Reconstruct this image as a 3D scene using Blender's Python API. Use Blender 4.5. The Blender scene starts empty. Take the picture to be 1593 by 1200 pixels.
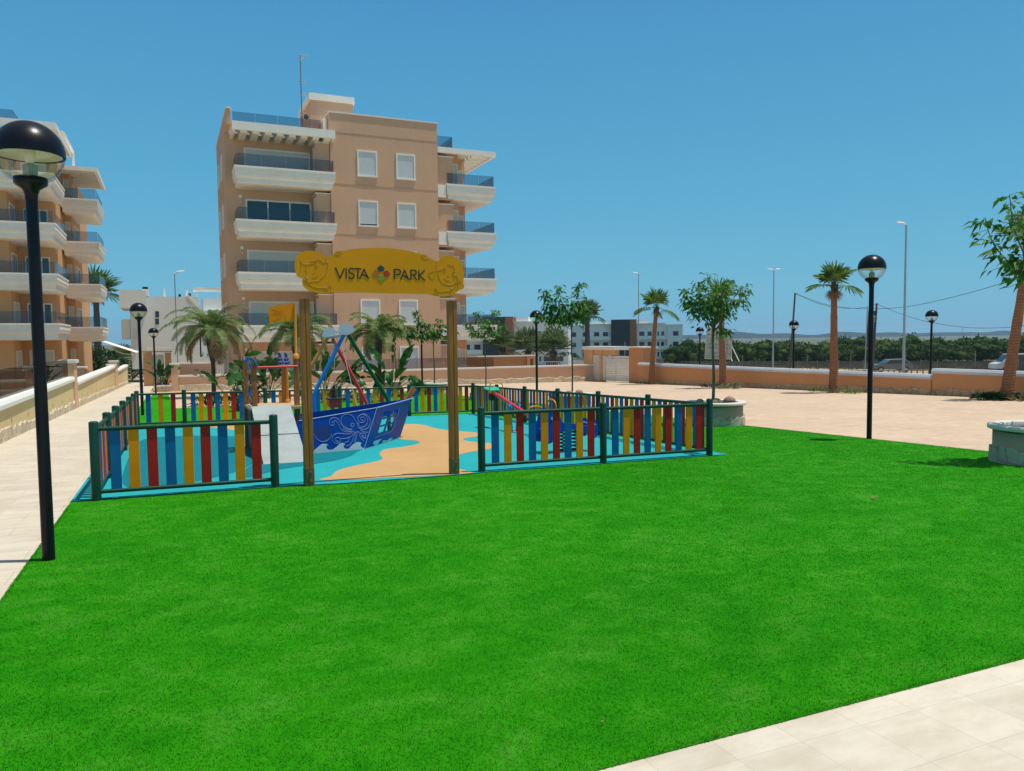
import bpy, bmesh, math, random
import numpy as np
from math import sin, cos, pi, radians as R, sqrt, atan2
from mathutils import Vector, Matrix
random.seed(7); rng = np.random.default_rng(11)
scene = bpy.context.scene
COL = scene.collection

# ------------------------------------------------------------------ site survey
# Site axes: +X along the house fronts, +Y up the path, camera foot at 0,0; the site falls away gently.
FPX = 1195.; PIT = R(3.42); ROLL = R(.65); H = 1.65; S = .0273; TH = R(24.)
FWD = (sin(TH), cos(TH)); RGT = (cos(TH), -sin(TH))
def _w(a): return (a[0]*RGT[0]+a[1]*FWD[0], a[0]*RGT[1]+a[1]*FWD[1], a[2])
_f = (0, cos(PIT), -sin(PIT)); _r0 = (1, 0, 0); _u0 = (0, sin(PIT), cos(PIT))
_r = tuple(cos(ROLL)*a-sin(ROLL)*b for a, b in zip(_r0, _u0)); _u = tuple(sin(ROLL)*a+cos(ROLL)*b for a, b in zip(_r0, _u0))
CF, CR, CU = _w(_f), _w(_r), _w(_u)
def ray(x, y):
    a = (x-796.5)/FPX; b = (600-y)/FPX
    return tuple(CF[i]+a*CR[i]+b*CU[i] for i in range(3))
def yc(x, y): return x*FWD[0]+y*FWD[1]
def gz(x, y): return -S*min(yc(x, y), 165.)
def G(px, py):                      # ground point seen at a survey pixel
    d = ray(px, py); t = -H/(d[2]+S*(d[0]*FWD[0]+d[1]*FWD[1])); return (d[0]*t, d[1]*t, H+d[2]*t)
def PT(px, py, D):                  # point at distance D along the view
    d = ray(px, py); t = D/(d[0]*FWD[0]+d[1]*FWD[1]); return (d[0]*t, d[1]*t, H+d[2]*t)
def GD(px, D):
    p = PT(px, 575, D); return (p[0], p[1], gz(p[0], p[1]))
def atU(px, py, u):
    d = ray(px, py); t = u/d[1]; return (d[0]*t, u, H+d[2]*t)
def onpl(px, py, p, q):
    dx, dy = q[0]-p[0], q[1]-p[1]; n = (-dy, dx); d = ray(px, py); t = (p[0]*n[0]+p[1]*n[1])/(d[0]*n[0]+d[1]*n[1])
    return (d[0]*t, d[1]*t, H+d[2]*t)

# ------------------------------------------------------------------ materials
def L(r, g, b):
    f = lambda c: c/12.92 if c <= .04045 else ((c+.055)/1.055)**2.4
    return (f(r/255), f(g/255), f(b/255))
def new_mat(name):
    m = bpy.data.materials.new(name); m.use_nodes = True; nt = m.node_tree
    return m, nt, nt.nodes['Principled BSDF'], nt.nodes['Material Output']
def nd(nt, t, **kw):
    n = nt.nodes.new(t)
    for k, v in kw.items(): setattr(n, k, v)
    return n
def sin_(n, **kw):
    for k, v in kw.items(): n.inputs[k.replace('_', ' ')].default_value = v
    return n
def obco(nt): return nd(nt, 'ShaderNodeTexCoord').outputs['Object']
def noise(nt, scale, detail=4, rough=.55, vec=None):
    n = nd(nt, 'ShaderNodeTexNoise'); n.inputs['Scale'].default_value = scale; n.inputs['Detail'].default_value = detail; n.inputs['Roughness'].default_value = rough
    nt.links.new(vec if vec is not None else obco(nt), n.inputs['Vector']); return n.outputs['Fac']
def ramp(nt, fac, stops):
    r = nd(nt, 'ShaderNodeValToRGB'); e = r.color_ramp.elements
    while len(e) < len(stops): e.new(.5)
    for i, (p, c) in enumerate(stops): e[i].position = p; e[i].color = (*c, 1)
    nt.links.new(fac, r.inputs['Fac']); return r.outputs['Color']
def mixc(nt, fac, a, b, mode='MIX'):
    m = nd(nt, 'ShaderNodeMix', data_type='RGBA', blend_type=mode)
    for sck, v in ((m.inputs[0], fac), (m.inputs[6], a), (m.inputs[7], b)):
        if hasattr(v, 'is_linked'): nt.links.new(v, sck)
        elif isinstance(v, (int, float)): sck.default_value = v
        else: sck.default_value = (*v, 1)
    return m.outputs[2]
def bump(nt, bsdf, h, strength, dist=.01):
    b = nd(nt, 'ShaderNodeBump'); b.inputs['Strength'].default_value = strength; b.inputs['Distance'].default_value = dist
    nt.links.new(h, b.inputs['Height']); nt.links.new(b.outputs['Normal'], bsdf.inputs['Normal'])
def M(name, col, rough=.6, var=.12, sc=3., bs=0., bsc=60., metal=0., spec=.5, coat=0., dirt=None):
    m, nt, p, o = new_mat(name)
    n = noise(nt, sc)
    c = ramp(nt, n, [(.3, tuple(x*(1-var) for x in col)), (.7, tuple(min(1, x*(1+var)) for x in col))])
    if dirt is not None:
        d = ramp(nt, noise(nt, dirt[1], 6, .7), [(.45, (0, 0, 0)), (.75, (dirt[2],)*3)])
        c = mixc(nt, d, c, dirt[0])
    nt.links.new(c, p.inputs['Base Color'])
    p.inputs['Roughness'].default_value = rough; p.inputs['Metallic'].default_value = metal
    p.inputs['Specular IOR Level'].default_value = spec; p.inputs['Coat Weight'].default_value = coat; p.inputs['Coat Roughness'].default_value = .15
    if bs: bump(nt, p, noise(nt, bsc, 3), bs)
    return m
def glassmat(name, tint, gloss=.12, rough=.02):
    m, nt, p, o = new_mat(name); nt.nodes.remove(p)
    t = nd(nt, 'ShaderNodeBsdfTransparent'); t.inputs['Color'].default_value = (*tint, 1)
    g = nd(nt, 'ShaderNodeBsdfGlossy'); g.inputs['Roughness'].default_value = rough
    f = nd(nt, 'ShaderNodeFresnel'); f.inputs['IOR'].default_value = 1.45
    a = nd(nt, 'ShaderNodeMath', operation='MULTIPLY_ADD'); a.inputs[1].default_value = .45; a.inputs[2].default_value = gloss*.25
    nt.links.new(f.outputs[0], a.inputs[0])
    x = nd(nt, 'ShaderNodeMixShader'); nt.links.new(a.outputs[0], x.inputs[0]); nt.links.new(t.outputs[0], x.inputs[1]); nt.links.new(g.outputs[0], x.inputs[2])
    nt.links.new(x.outputs[0], o.inputs['Surface']); return m
def leafmat(name, c1, c2, sc=6., trans=.25, rough=.55, spec=.2):
    m, nt, p, o = new_mat(name)
    c = ramp(nt, noise(nt, sc, 2), [(.35, c1), (.65, c2)])
    nt.links.new(c, p.inputs['Base Color']); p.inputs['Roughness'].default_value = rough; p.inputs['Specular IOR Level'].default_value = spec
    t = nd(nt, 'ShaderNodeBsdfTranslucent'); nt.links.new(c, t.inputs['Color'])
    x = nd(nt, 'ShaderNodeMixShader'); x.inputs[0].default_value = trans
    nt.links.new(p.outputs[0], x.inputs[1]); nt.links.new(t.outputs[0], x.inputs[2]); nt.links.new(x.outputs[0], o.inputs['Surface']); return m
def paving(name, col, col2, _m, bw, bh, mort, off=.5, joint=.004, streak=.12):
    m, nt, p, o = new_mat(name); co = obco(nt)
    b = nd(nt, 'ShaderNodeTexBrick'); b.offset = off
    b.inputs['Scale'].default_value = 1.; b.inputs['Brick Width'].default_value = bw; b.inputs['Row Height'].default_value = bh
    b.inputs['Mortar Size'].default_value = joint; b.inputs['Mortar Smooth'].default_value = .3; b.inputs['Bias'].default_value = 0.
    b.inputs['Color1'].default_value = (*col, 1); b.inputs['Color2'].default_value = (*col2, 1); b.inputs['Mortar'].default_value = (*mort, 1)
    nt.links.new(co, b.inputs['Vector'])
    n1 = ramp(nt, noise(nt, .55, 6, .6, co), [(.3, (1-streak,)*3), (.72, (1+streak*.3,)*3)])
    mp = nd(nt, 'ShaderNodeMapping'); mp.inputs['Scale'].default_value = (1.2, 3.2, 1); mp.inputs['Rotation'].default_value = (0, 0, .4); nt.links.new(co, mp.inputs['Vector'])
    n2 = ramp(nt, noise(nt, 2.2, 8, .68, mp.outputs[0]), [(.38, (.9, .88, .85)), (.6, (1.03, 1.03, 1.03))])
    c = mixc(nt, 1., b.outputs['Color'], n1, 'MULTIPLY'); c = mixc(nt, 1., c, n2, 'MULTIPLY')
    st = ramp(nt, noise(nt, .9, 8, .75, co), [(.62, (0, 0, 0)), (.8, (.28,)*3)])
    c = mixc(nt, st, c, tuple(x*.7 for x in col))
    nt.links.new(c, p.inputs['Base Color']); p.inputs['Roughness'].default_value = .75; p.inputs['Specular IOR Level'].default_value = .25
    hh = mixc(nt, .35, b.outputs['Fac'], noise(nt, 45, 4, .6, co), 'SUBTRACT')
    bp = nd(nt, 'ShaderNodeBump', invert=True); bp.inputs['Strength'].default_value = .25; bp.inputs['Distance'].default_value = .006
    nt.links.new(hh, bp.inputs['Height']); nt.links.new(bp.outputs[0], p.inputs['Normal']); return m
def woodmat(name, c1, c2):
    m, nt, p, o = new_mat(name)
    mp = nd(nt, 'ShaderNodeMapping'); mp.inputs['Scale'].default_value = (26, 26, 1.6); nt.links.new(obco(nt), mp.inputs['Vector'])
    n = noise(nt, 1.5, 6, .6, mp.outputs[0])
    nt.links.new(ramp(nt, n, [(.3, c1), (.7, c2)]), p.inputs['Base Color']); p.inputs['Roughness'].default_value = .65; bump(nt, p, n, .3, .004); return m
def stonemat(name, c1, c2, sc=5.):
    m, nt, p, o = new_mat(name); co = obco(nt)
    v = nd(nt, 'ShaderNodeTexVoronoi', feature='DISTANCE_TO_EDGE'); v.inputs['Scale'].default_value = sc; nt.links.new(co, v.inputs['Vector'])
    v2 = nd(nt, 'ShaderNodeTexVoronoi'); v2.inputs['Scale'].default_value = sc; nt.links.new(co, v2.inputs['Vector'])
    c = mixc(nt, v2.outputs['Color'], c1, c2)
    e = ramp(nt, v.outputs['Distance'], [(.0, (.55,)*3), (.06, (1, 1, 1))])
    c = mixc(nt, 1., c, e, 'MULTIPLY')
    c = mixc(nt, .6, c, ramp(nt, noise(nt, 14, 5, .7, co), [(.3, (.6,)*3), (.7, (1.1,)*3)]), 'MULTIPLY')
    nt.links.new(c, p.inputs['Base Color']); p.inputs['Roughness'].default_value = .85
    bump(nt, p, noise(nt, 18, 5, .7, co), .7, .03); return m
def stucco(name, col, var=.04):
    m, nt, p, o = new_mat(name); co = obco(nt)
    c = ramp(nt, noise(nt, .5, 5, .6, co), [(.3, tuple(x*(1-var) for x in col)), (.7, tuple(x*(1+var) for x in col))])
    mp = nd(nt, 'ShaderNodeMapping'); mp.inputs['Scale'].default_value = (3, 3, .22); nt.links.new(co, mp.inputs['Vector'])
    c = mixc(nt, 1., c, ramp(nt, noise(nt, 1.1, 4, .6, mp.outputs[0]), [(.35, (.98,)*3), (.6, (1.01,)*3)]), 'MULTIPLY')
    nt.links.new(c, p.inputs['Base Color']); p.inputs['Roughness'].default_value = .9; p.inputs['Specular IOR Level'].default_value = .2
    bump(nt, p, noise(nt, 40, 4, .65, co), .35, .012); return m

PEACH = stucco('peach_stucco', (.655, .40, .25))
PEACH2 = stucco('orange_stucco', (.66, .37, .18))
ORANGE = stucco('terracotta_stucco', (.58, .275, .12))
CREAM = stucco('cream_stucco', (.66, .51, .265), .05)
WHITEW = stucco('white_stucco', (.72, .76, .74), .03)
WHITE = M('white_paint', (.88, .825, .72), .55, .03, 1.5, dirt=((.55, .5, .43), 1.3, .25))
CAP = M('white_stone_cap', (.79, .765, .70), .6, .05, 2., dirt=((.5, .48, .42), 2., .3))
CAPGREY = M('pale_grey_cap', (.52, .55, .58), .6, .06, 2., dirt=((.4, .38, .35), 1.5, .3))
SHUT = M('shutter_grey', (.62, .64, .62), .5, .03, 2.)
SHUTC = M('shutter_cream', (.66, .64, .56), .5, .03, 2.)
DARKGL = M('dark_window_glass', (.02, .035, .05), .06, .2, 1., spec=.8)
RAILGL = glassmat('rail_glass', (.73, .73, .755), .1)
GLOBE = glassmat('globe_glass', (.985, .99, .965), .22, .08)
FENCEGL = glassmat('wall_glass', (.40, .40, .36), .2)
BLACK = M('black_metal', (.007, .008, .013), .30, .15, 6., spec=.22, coat=.0)
GREEN = M('dark_green_metal', (.006, .055, .034), .42, .12, 8., spec=.22, dirt=((.03, .075, .05), 9, .25))
PB = M('blue_board', (.006, .125, .36), .5, .07, 4., spec=.2, dirt=((.02, .13, .32), 6, .25))
PY = M('yellow_board', (.88, .275, .001), .5, .07, 4., spec=.2, dirt=((.64, .20, .003), 6, .3))
PR = M('red_board', (.46, .018, .012), .5, .07, 4., spec=.2, dirt=((.34, .03, .02), 6, .25))
WOOD = woodmat('stained_wood', (.25, .080, .012), (.46, .165, .030))
WOODD = woodmat('dark_wood', (.07, .04, .02), (.15, .09, .045))
SIGNY = M('sign_yellow', (.80, .30, .001), .5, .04, 2.5, spec=.2)
SIGNL = M('sign_groove', (.52, .185, .001), .6, .05, 9.)
LETTER = M('dark_lettering', (.035, .02, .012), .5, .1, 9.)
RUBB = M('cyan_rubber', (.020, .33, .345), .9, .06, 1.2, .5, 160, spec=.1, dirt=((.02, .25, .27), .9, .3))
RUBT = M('teal_rubber', (.003, .165, .20), .9, .06, 1.5, .5, 160, spec=.15)
RUBS = M('sand_rubber', (.50, .305, .13), .9, .07, 1.2, .5, 160, spec=.15, dirt=((.42, .26, .13), 3., .4))
HULL = M('hull_blue', (.004, .075, .40), .5, .05, 3., spec=.12)
HULLW = M('wave_pale', (.62, .70, .70), .5, .06, 3.)
LINEW = M('white_groove', (.40, .52, .72), .5, .05, 3.)
TBLUE = M('tube_blue', (.006, .22, .62), .4, .05, 5., spec=.3)
TRED = M('tube_red', (.62, .018, .012), .35, .05, 5., coat=.3)
TGREEN = M('tube_green', (.004, .085, .016), .4, .05, 5., spec=.25)
TYEL = M('tube_yellow', (.72, .25, .004), .4, .05, 5., coat=.2)
RAMP = M('grey_ramp_board', (.31, .355, .34), .7, .09, 2.5, .3, 40, dirt=((.24, .26, .25), 4., .7))
ROPE = M('blue_rope', (.015, .13, .32), .8, .2, 30.)
ROPEW = M('pale_chain', (.5, .48, .42), .5, .1, 30.)
RUBBLK = M('black_rubber', (.02, .02, .022), .7, .2, 8.)
STEEL = M('galvanised_steel', (.42, .46, .48), .45, .08, 4., metal=.6)
SEATG = M('seat_green', (.02, .42, .20), .4, .05, 4.)
PLANKM = M('platform_plywood', (.50, .36, .20), .6, .1, 5.)
STONE = stonemat('plinth_stone', (.56, .45, .29), (.68, .57, .40), 2.6)
STONEO = stonemat('plinth_stone_orange', (.52, .32, .17), (.60, .40, .24), 2.2)
STONEG = stonemat('planter_stone', (.46, .41, .30), (.58, .51, .39), 4.)
PLANTERM = M('planter_render', (.43, .32, .20), .85, .08, 3., .4, 40, dirt=((.3, .27, .2), 3, .4))
SOIL = M('dark_soil', (.05, .032, .022), .95, .3, 20., .8, 30)
ROCK = stonemat('rounded_rock', (.32, .22, .14), (.44, .32, .21), 3.)
TRUNKO = None
def trunkmat(name, c1, c2, rings=9.):
    m, nt, p, o = new_mat(name); co = obco(nt)
    w = nd(nt, 'ShaderNodeTexWave', bands_direction='Z'); w.inputs['Scale'].default_value = rings*.32; w.inputs['Distortion'].default_value = 3.; w.inputs['Detail'].default_value = 3; w.inputs['Detail Scale'].default_value = 3.
    nt.links.new(co, w.inputs['Vector'])
    c = ramp(nt, w.outputs['Fac'], [(-.0, tuple(.55*a+.45*b_ for a, b_ in zip(c1, c2))), (.5, c2)]); c = mixc(nt, .8, c, ramp(nt, noise(nt, 9, 5, .7, co), [(.3, (.65,)*3), (.7, (1.1,)*3)]), 'MULTIPLY')
    nt.links.new(c, p.inputs['Base Color']); p.inputs['Roughness'].default_value = .9; bump(nt, p, w.outputs['Fac'], .6, .03); return m
TRUNKO = trunkmat('orange_palm_bark', (.20, .075, .032), (.36, .15, .065))
TRUNKG = trunkmat('grey_palm_bark', (.075, .06, .05), (.16, .13, .11))
TRUNKD = trunkmat('dark_palm_bark', (.04, .025, .018), (.10, .07, .05), 14)
BARK = M('tree_bark', (.13, .10, .075), .9, .25, 12., .6, 40)
LF_T = leafmat('mulberry_leaf', (.022, .11, .012), (.085, .25, .03), 9., .3)
LF_W = leafmat('fan_palm_leaf', (.05, .13, .018), (.19, .29, .05), 3., .3)
LF_P = leafmat('feather_palm_leaf', (.04, .11, .018), (.18, .24, .055), 4., .25)
LF_D = leafmat('dry_palm_leaf', (.22, .14, .06), (.36, .25, .12), 4., .2)
LF_S = leafmat('strelitzia_leaf', (.008, .05, .010), (.035, .13, .02), 3., .2, .35)
LF_H = leafmat('shrub_leaf', (.012, .045, .010), (.05, .11, .025), 1.2, .2)
LF_G = leafmat('grove_leaf', (.016, .048, .010), (.070, .105, .024), .35, .12, .8, .05)
LF_B = leafmat('grey_palm_leaf', (.07, .13, .05), (.20, .26, .11), 2., .25)
LF_Y = leafmat('pale_tuft_leaf', (.10, .13, .05), (.24, .25, .13), 5., .2)
STALK = M('green_stalk', (.09, .13, .04), .6, .2, 6.)
STALKD = M('dry_stalk', (.20, .15, .08), .8, .2, 6.)

# ------------------------------------------------------------------ mesh builder
class MB:
    def __init__(s): s.v = []; s.f = []; s.m = []; s.sm = []
    def add(s, vs, fs, mi=0, smooth=False):
        o = len(s.v); s.v += [tuple(p) for p in vs]
        for f in fs: s.f.append([o+i for i in f]); s.m.append(mi); s.sm.append(smooth)
        return s
    def box(s, x0, x1, y0, y1, z0, z1, mi=0):
        v = [(x, y, z) for z in (z0, z1) for y in (y0, y1) for x in (x0, x1)]
        return s.add(v, [(0, 2, 3, 1), (4, 5, 7, 6), (0, 1, 5, 4), (2, 6, 7, 3), (0, 4, 6, 2), (1, 3, 7, 5)], mi)
    def obox(s, c, ax, ay, az, mi=0):      # oriented box, half axes
        c = Vector(c); ax, ay, az = Vector(ax), Vector(ay), Vector(az)
        v = [c+i*ax+j*ay+k*az for k in (-1, 1) for j in (-1, 1) for i in (-1, 1)]
        return s.add(v, [(0, 2, 3, 1), (4, 5, 7, 6), (0, 1, 5, 4), (2, 6, 7, 3), (0, 4, 6, 2), (1, 3, 7, 5)], mi)
    def bar(s, p, q, w, h, mi=0):          # square bar between two points, w across, h up
        p, q = Vector(p), Vector(q); d = q-p; l = d.length; d.normalize()
        up = Vector((0, 0, 1)) if abs(d.z) < .95 else Vector((0, 1, 0))
        x = d.cross(up).normalized(); y = x.cross(d).normalized()
        return s.obox((p+q)/2, d*l/2, x*w/2, y*h/2, mi)
    def cbox(s, x0, x1, y0, y1, z0, z1, b=.01, mi=0):   # box with chamfered edges
        bm = bmesh.new(); bmesh.ops.create_cube(bm, size=1)
        for v in bm.verts: v.co = ((x0+x1)/2+v.co.x*(x1-x0), (y0+y1)/2+v.co.y*(y1-y0), (z0+z1)/2+v.co.z*(z1-z0))
        bmesh.ops.bevel(bm, geom=bm.edges[:], offset=b, segments=2, profile=.5, affect='EDGES')
        bm.verts.index_update(); s.add([v.co[:] for v in bm.verts], [[v.index for v in f.verts] for f in bm.faces], mi); bm.free(); return s
    def tube(s, pts, rs, n=10, mi=0, cap=True, smooth=True):
        pts = [Vector(p) for p in pts]
        rs = [float(rs)]*len(pts) if isinstance(rs, (int, float)) else [float(q) for q in rs]
        ref = None; rings = []
        for i, p in enumerate(pts):
            d = (pts[min(i+1, len(pts)-1)]-pts[max(i-1, 0)]).normalized()
            if ref is None: ref = Vector((1, 0, 0)) if abs(d.x) < .8 else Vector((0, 1, 0))
            x = (ref-d*ref.dot(d)).normalized(); y = d.cross(x); ref = x
            rings.append([p+rs[i]*(cos(2*pi*k/n)*x+sin(2*pi*k/n)*y) for k in range(n)])
        vs = [q for r in rings for q in r]
        fs = [(i*n+k, i*n+(k+1) % n, (i+1)*n+(k+1) % n, (i+1)*n+k) for i in range(len(pts)-1) for k in range(n)]
        s.add(vs, fs, mi, smooth)
        if cap: s.add(rings[0], [list(range(n))[::-1]], mi); s.add(rings[-1], [list(range(n))], mi)
        return s
    def lathe(s, c, prof, n=24, mi=0, smooth=True, caps=True):
        rings = [[(c[0]+r*cos(2*pi*k/n), c[1]+r*sin(2*pi*k/n), c[2]+z) for k in range(n)] for r, z in prof]
        vs = [q for r in rings for q in r]
        s.add(vs, [(i*n+k, i*n+(k+1) % n, (i+1)*n+(k+1) % n, (i+1)*n+k) for i in range(len(prof)-1) for k in range(n)], mi, smooth)
        if caps:
            if prof[0][0] > 1e-4: s.add(rings[0], [list(range(n))[::-1]], mi)
            if prof[-1][0] > 1e-4: s.add(rings[-1], [list(range(n))], mi)
        return s
    def loft(s, rings, mi=0, caps=True, smooth=False):
        n = len(rings[0]); vs = [q for r in rings for q in r]
        s.add(vs, [(i*n+k, i*n+(k+1) % n, (i+1)*n+(k+1) % n, (i+1)*n+k) for i in range(len(rings)-1) for k in range(n)], mi, smooth)
        if caps: s.add(rings[0], [list(range(n))[::-1]], mi); s.add(rings[-1], [list(range(n))], mi)
        return s
    def slab(s, poly, off, mi=0):          # 3-D planar polygon given thickness by a vector
        a = [Vector(p) for p in poly]; b = [p+Vector(off) for p in a]
        return s.loft([a, b], mi)
    def ball(s, c, r, n=10, mi=0, jit=0., rnd=random):
        pr = []; vs = []; m = max(4, n//2+1)
        sx, sy, sz = r if isinstance(r, tuple) else (r, r, r)
        for i in range(m+1):
            a = -pi/2+pi*i/m
            for k in range(n):
                j = 1+rnd.uniform(-jit, jit)
                vs.append((c[0]+sx*cos(a)*cos(2*pi*k/n)*j, c[1]+sy*cos(a)*sin(2*pi*k/n)*j, c[2]+sz*sin(a)*j))
        return s.add(vs, [(i*n+k, i*n+(k+1) % n, (i+1)*n+(k+1) % n, (i+1)*n+k) for i in range(m) for k in range(n)], mi, True)
    def build(s, name, mats, parent=None, org=None, fix=True, hidden=None):
        o = org if org is not None else (root_loc(parent) if parent else (0, 0, 0))
        me = bpy.data.meshes.new(name); me.from_pydata([(x-o[0], y-o[1], z-o[2]) for x, y, z in s.v], [], s.f)
        for m in (mats if isinstance(mats, (list, tuple)) else [mats]): me.materials.append(m)
        me.polygons.foreach_set('material_index', s.m); me.polygons.foreach_set('use_smooth', s.sm)
        if fix:
            bm = bmesh.new(); bm.from_mesh(me); bmesh.ops.recalc_face_normals(bm, faces=bm.faces[:]); bm.to_mesh(me); bm.free()
        me.update(); return link(name, me, parent, org if parent is None else None)
def link(name, me, parent=None, loc=None):
    ob = bpy.data.objects.new(name, me); COL.objects.link(ob)
    if parent: ob.parent = parent
    if loc is not None: ob.location = loc
    return ob
def root_loc(o):
    while o.parent: o = o.parent
    return tuple(o.location)
def tag(o, label, cat, group=None):
    o['label'] = label; o['category'] = cat
    if group: o['group'] = group
    return o
def thing(name, label, cat, loc, group=None):
    o = bpy.data.objects.new(name, None); COL.objects.link(o); o.location = loc; o.empty_display_size = .2
    return tag(o, label, cat, group)
def struct(o, kind='structure'): o['kind'] = kind; return o
def copy_tree(o, parent=None):
    c = o.copy(); COL.objects.link(c); c.parent = parent
    for ch in list(o.children): copy_tree(ch, c)
    return c
def npmesh(name, V, F, mats, parent=None, mi=None, loc=None):
    """V (n,3) array in world space, F (m,k) array of one polygon size"""
    o = np.array(root_loc(parent)) if parent else (np.array(loc) if loc is not None else np.zeros(3))
    me = bpy.data.meshes.new(name); n, k = F.shape
    me.vertices.add(len(V)); me.vertices.foreach_set('co', (V-o).astype(np.float32).ravel())
    me.loops.add(n*k); me.loops.foreach_set('vertex_index', F.astype(np.int32).ravel())
    me.polygons.add(n); me.polygons.foreach_set('loop_start', np.arange(0, n*k, k, dtype=np.int32)); me.polygons.foreach_set('loop_total', np.full(n, k, np.int32))
    for m in (mats if isinstance(mats, (list, tuple)) else [mats]): me.materials.append(m)
    if mi is not None: me.polygons.foreach_set('material_index', np.asarray(mi, np.int32))
    me.update(calc_edges=True); return link(name, me, parent, loc if parent is None else None)
def smoothpoly(P, n=6):
    """closed Catmull-Rom through 2-D points"""
    out = []; N = len(P)
    for i in range(N):
        p0, p1, p2, p3 = [np.array(P[(i+k-1) % N], float) for k in range(4)]
        for j in range(n):
            t = j/n; out.append(tuple(.5*((2*p1)+(-p0+p2)*t+(2*p0-5*p1+4*p2-p3)*t*t+(-p0+3*p1-3*p2+p3)*t**3)))
    return out
def smoothline(P, n=6):
    out = []; N = len(P)
    for i in range(N-1):
        p0, p1, p2, p3 = [np.array(P[min(max(i+k-1, 0), N-1)], float) for k in range(4)]
        for j in range(n):
            t = j/n; out.append(tuple(.5*((2*p1)+(-p0+p2)*t+(2*p0-5*p1+4*p2-p3)*t*t+(-p0+3*p1-3*p2+p3)*t**3)))
    out.append(tuple(P[-1])); return out
def polysheet(name, poly, zoff, mat, parent=None):
    """flat sheet on the sloping site plane from an (x,y) outline, triangulated cleanly"""
    me = bpy.data.meshes.new(name); bm = bmesh.new()
    o = root_loc(parent) if parent else (0, 0, 0)
    vs = [bm.verts.new((x-o[0], y-o[1], gz(x, y)+zoff-o[2])) for x, y in poly]
    es = [bm.edges.new((vs[i], vs[(i+1) % len(vs)])) for i in range(len(vs))]
    bmesh.ops.triangle_fill(bm, use_beauty=True, edges=es)
    for f in bm.faces:
        f.normal_update()
        if f.normal.z < 0: f.normal_flip()
    bm.to_mesh(me); bm.free(); me.materials.append(mat); return link(name, me, parent)

# ------------------------------------------------------------------ terrain, paving, lawn
def terrain():
    m, nt, p, o = new_mat('dry_ground'); co = obco(nt)
    c = ramp(nt, noise(nt, .06, 8, .65, co), [(.3, (.16, .15, .07)), (.45, (.33, .25, .14)), (.62, (.42, .33, .20)), (.75, (.20, .19, .09))])
    c = mixc(nt, .6, c, ramp(nt, noise(nt, 1.7, 6, .7, co), [(.3, (.7,)*3), (.7, (1.1,)*3)]), 'MULTIPLY')
    ln_ = nd(nt, 'ShaderNodeVectorMath', operation='LENGTH'); nt.links.new(co, ln_.inputs[0])
    far = ramp(nt, noise(nt, .012, 6, .65, co), [(.3, (.05, .075, .03)), (.5, (.09, .11, .05)), (.7, (.17, .15, .09))])
    mr = nd(nt, 'ShaderNodeMapRange'); mr.inputs['From Min'].default_value = 170; mr.inputs['From Max'].default_value = 210; nt.links.new(ln_.outputs['Value'], mr.inputs['Value'])
    c = mixc(nt, mr.outputs[0], c, far)
    nt.links.new(c, p.inputs['Base Color']); p.inputs['Roughness'].default_value = .95
    V = []; F = []
    Ys = [-50, 0, 40, 80, 120, 165, 260, 500, 1200, 3000, 4600]; Xs = [-4600, -2500, -600, -150, -40, 40, 150, 600, 2500, 4600]
    for Y in Ys:
        for X in Xs:
            x = X*RGT[0]+Y*FWD[0]; y = X*RGT[1]+Y*FWD[1]; V.append((x, y, -S*min(Y, 165)-.08))
    n = len(Xs)
    for i in range(len(Ys)-1):
        for j in range(n-1): F.append((i*n+j, i*n+j+1, (i+1)*n+j+1, (i+1)*n+j))
    b = MB(); b.add(V, F); return struct(b.build('ground', m))
terrain()
PLAZA = paving('plaza_pavers', (.565, .415, .285), (.615, .46, .32), (.48, .40, .31), .40, .20, (.40, .32, .22))
PATHM = paving('path_pavers', (.56, .495, .385), (.615, .545, .43), (.47, .43, .35), .60, .40, (.42, .38, .31))
NEARM = paving('near_pavers', (.575, .515, .405), (.625, .56, .445), (.50, .46, .38), .347, .347, (.48, .43, .35), off=0., joint=.002, streak=.10)
def sheet(name, x0, x1, y0, y1, z, mat):
    return struct(polysheet(name, [(x0, y0), (x1, y0), (x1, y1), (x0, y1)], z, mat))
sheet('plaza', -1.15, 29.6, 2.6, 53.2, -.008, PLAZA)
sheet('path', -3.5, -1.15, 2.6, 80, -.006, PATHM)
sheet('pavement', -3.5, 29.6, -8, 2.604, -.004, NEARM)
rd = sheet('road', 33, 41, -30, 150, -.06, M('asphalt', (.11, .11, .115), .9, .15, 2., .4, 60))
def turf_col(nt, co):
    """pile sheen put into the colour: darker and paler patches of the same green"""
    mp = nd(nt, 'ShaderNodeMapping'); mp.inputs['Scale'].default_value = (1., 1.25, 1.); mp.inputs['Rotation'].default_value = (0, 0, .5); nt.links.new(co, mp.inputs['Vector'])
    c = ramp(nt, noise(nt, 2.6, 9, .70, mp.outputs[0]), [(.34, (.015, .228, .001)), (.5, (.025, .266, .002)), (.68, (.056, .305, .013))])  # sheen from the lie of the pile, painted as dark and pale tones
    big = ramp(nt, noise(nt, .38, 4, .6, co), [(.36, (.90, .93, .9)), (.5, (1., 1., 1.)), (.64, (1.18, 1.04, 1.4))]); c = mixc(nt, 1., c, big, 'MULTIPLY')
    return mixc(nt, 1., c, ramp(nt, noise(nt, 6.5, 5, .7, co), [(.36, (.88, .92, .88)), (.62, (1.14, 1.05, 1.3))]), 'MULTIPLY')
LM, nt, p, o = new_mat('turf_base'); co = obco(nt)
c = turf_col(nt, co)
nt.links.new(c, p.inputs['Base Color']); p.inputs['Roughness'].default_value = .85; p.inputs['Specular IOR Level'].default_value = .06; bump(nt, p, noise(nt, 90, 4, .7, co), .8, .02)
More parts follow.
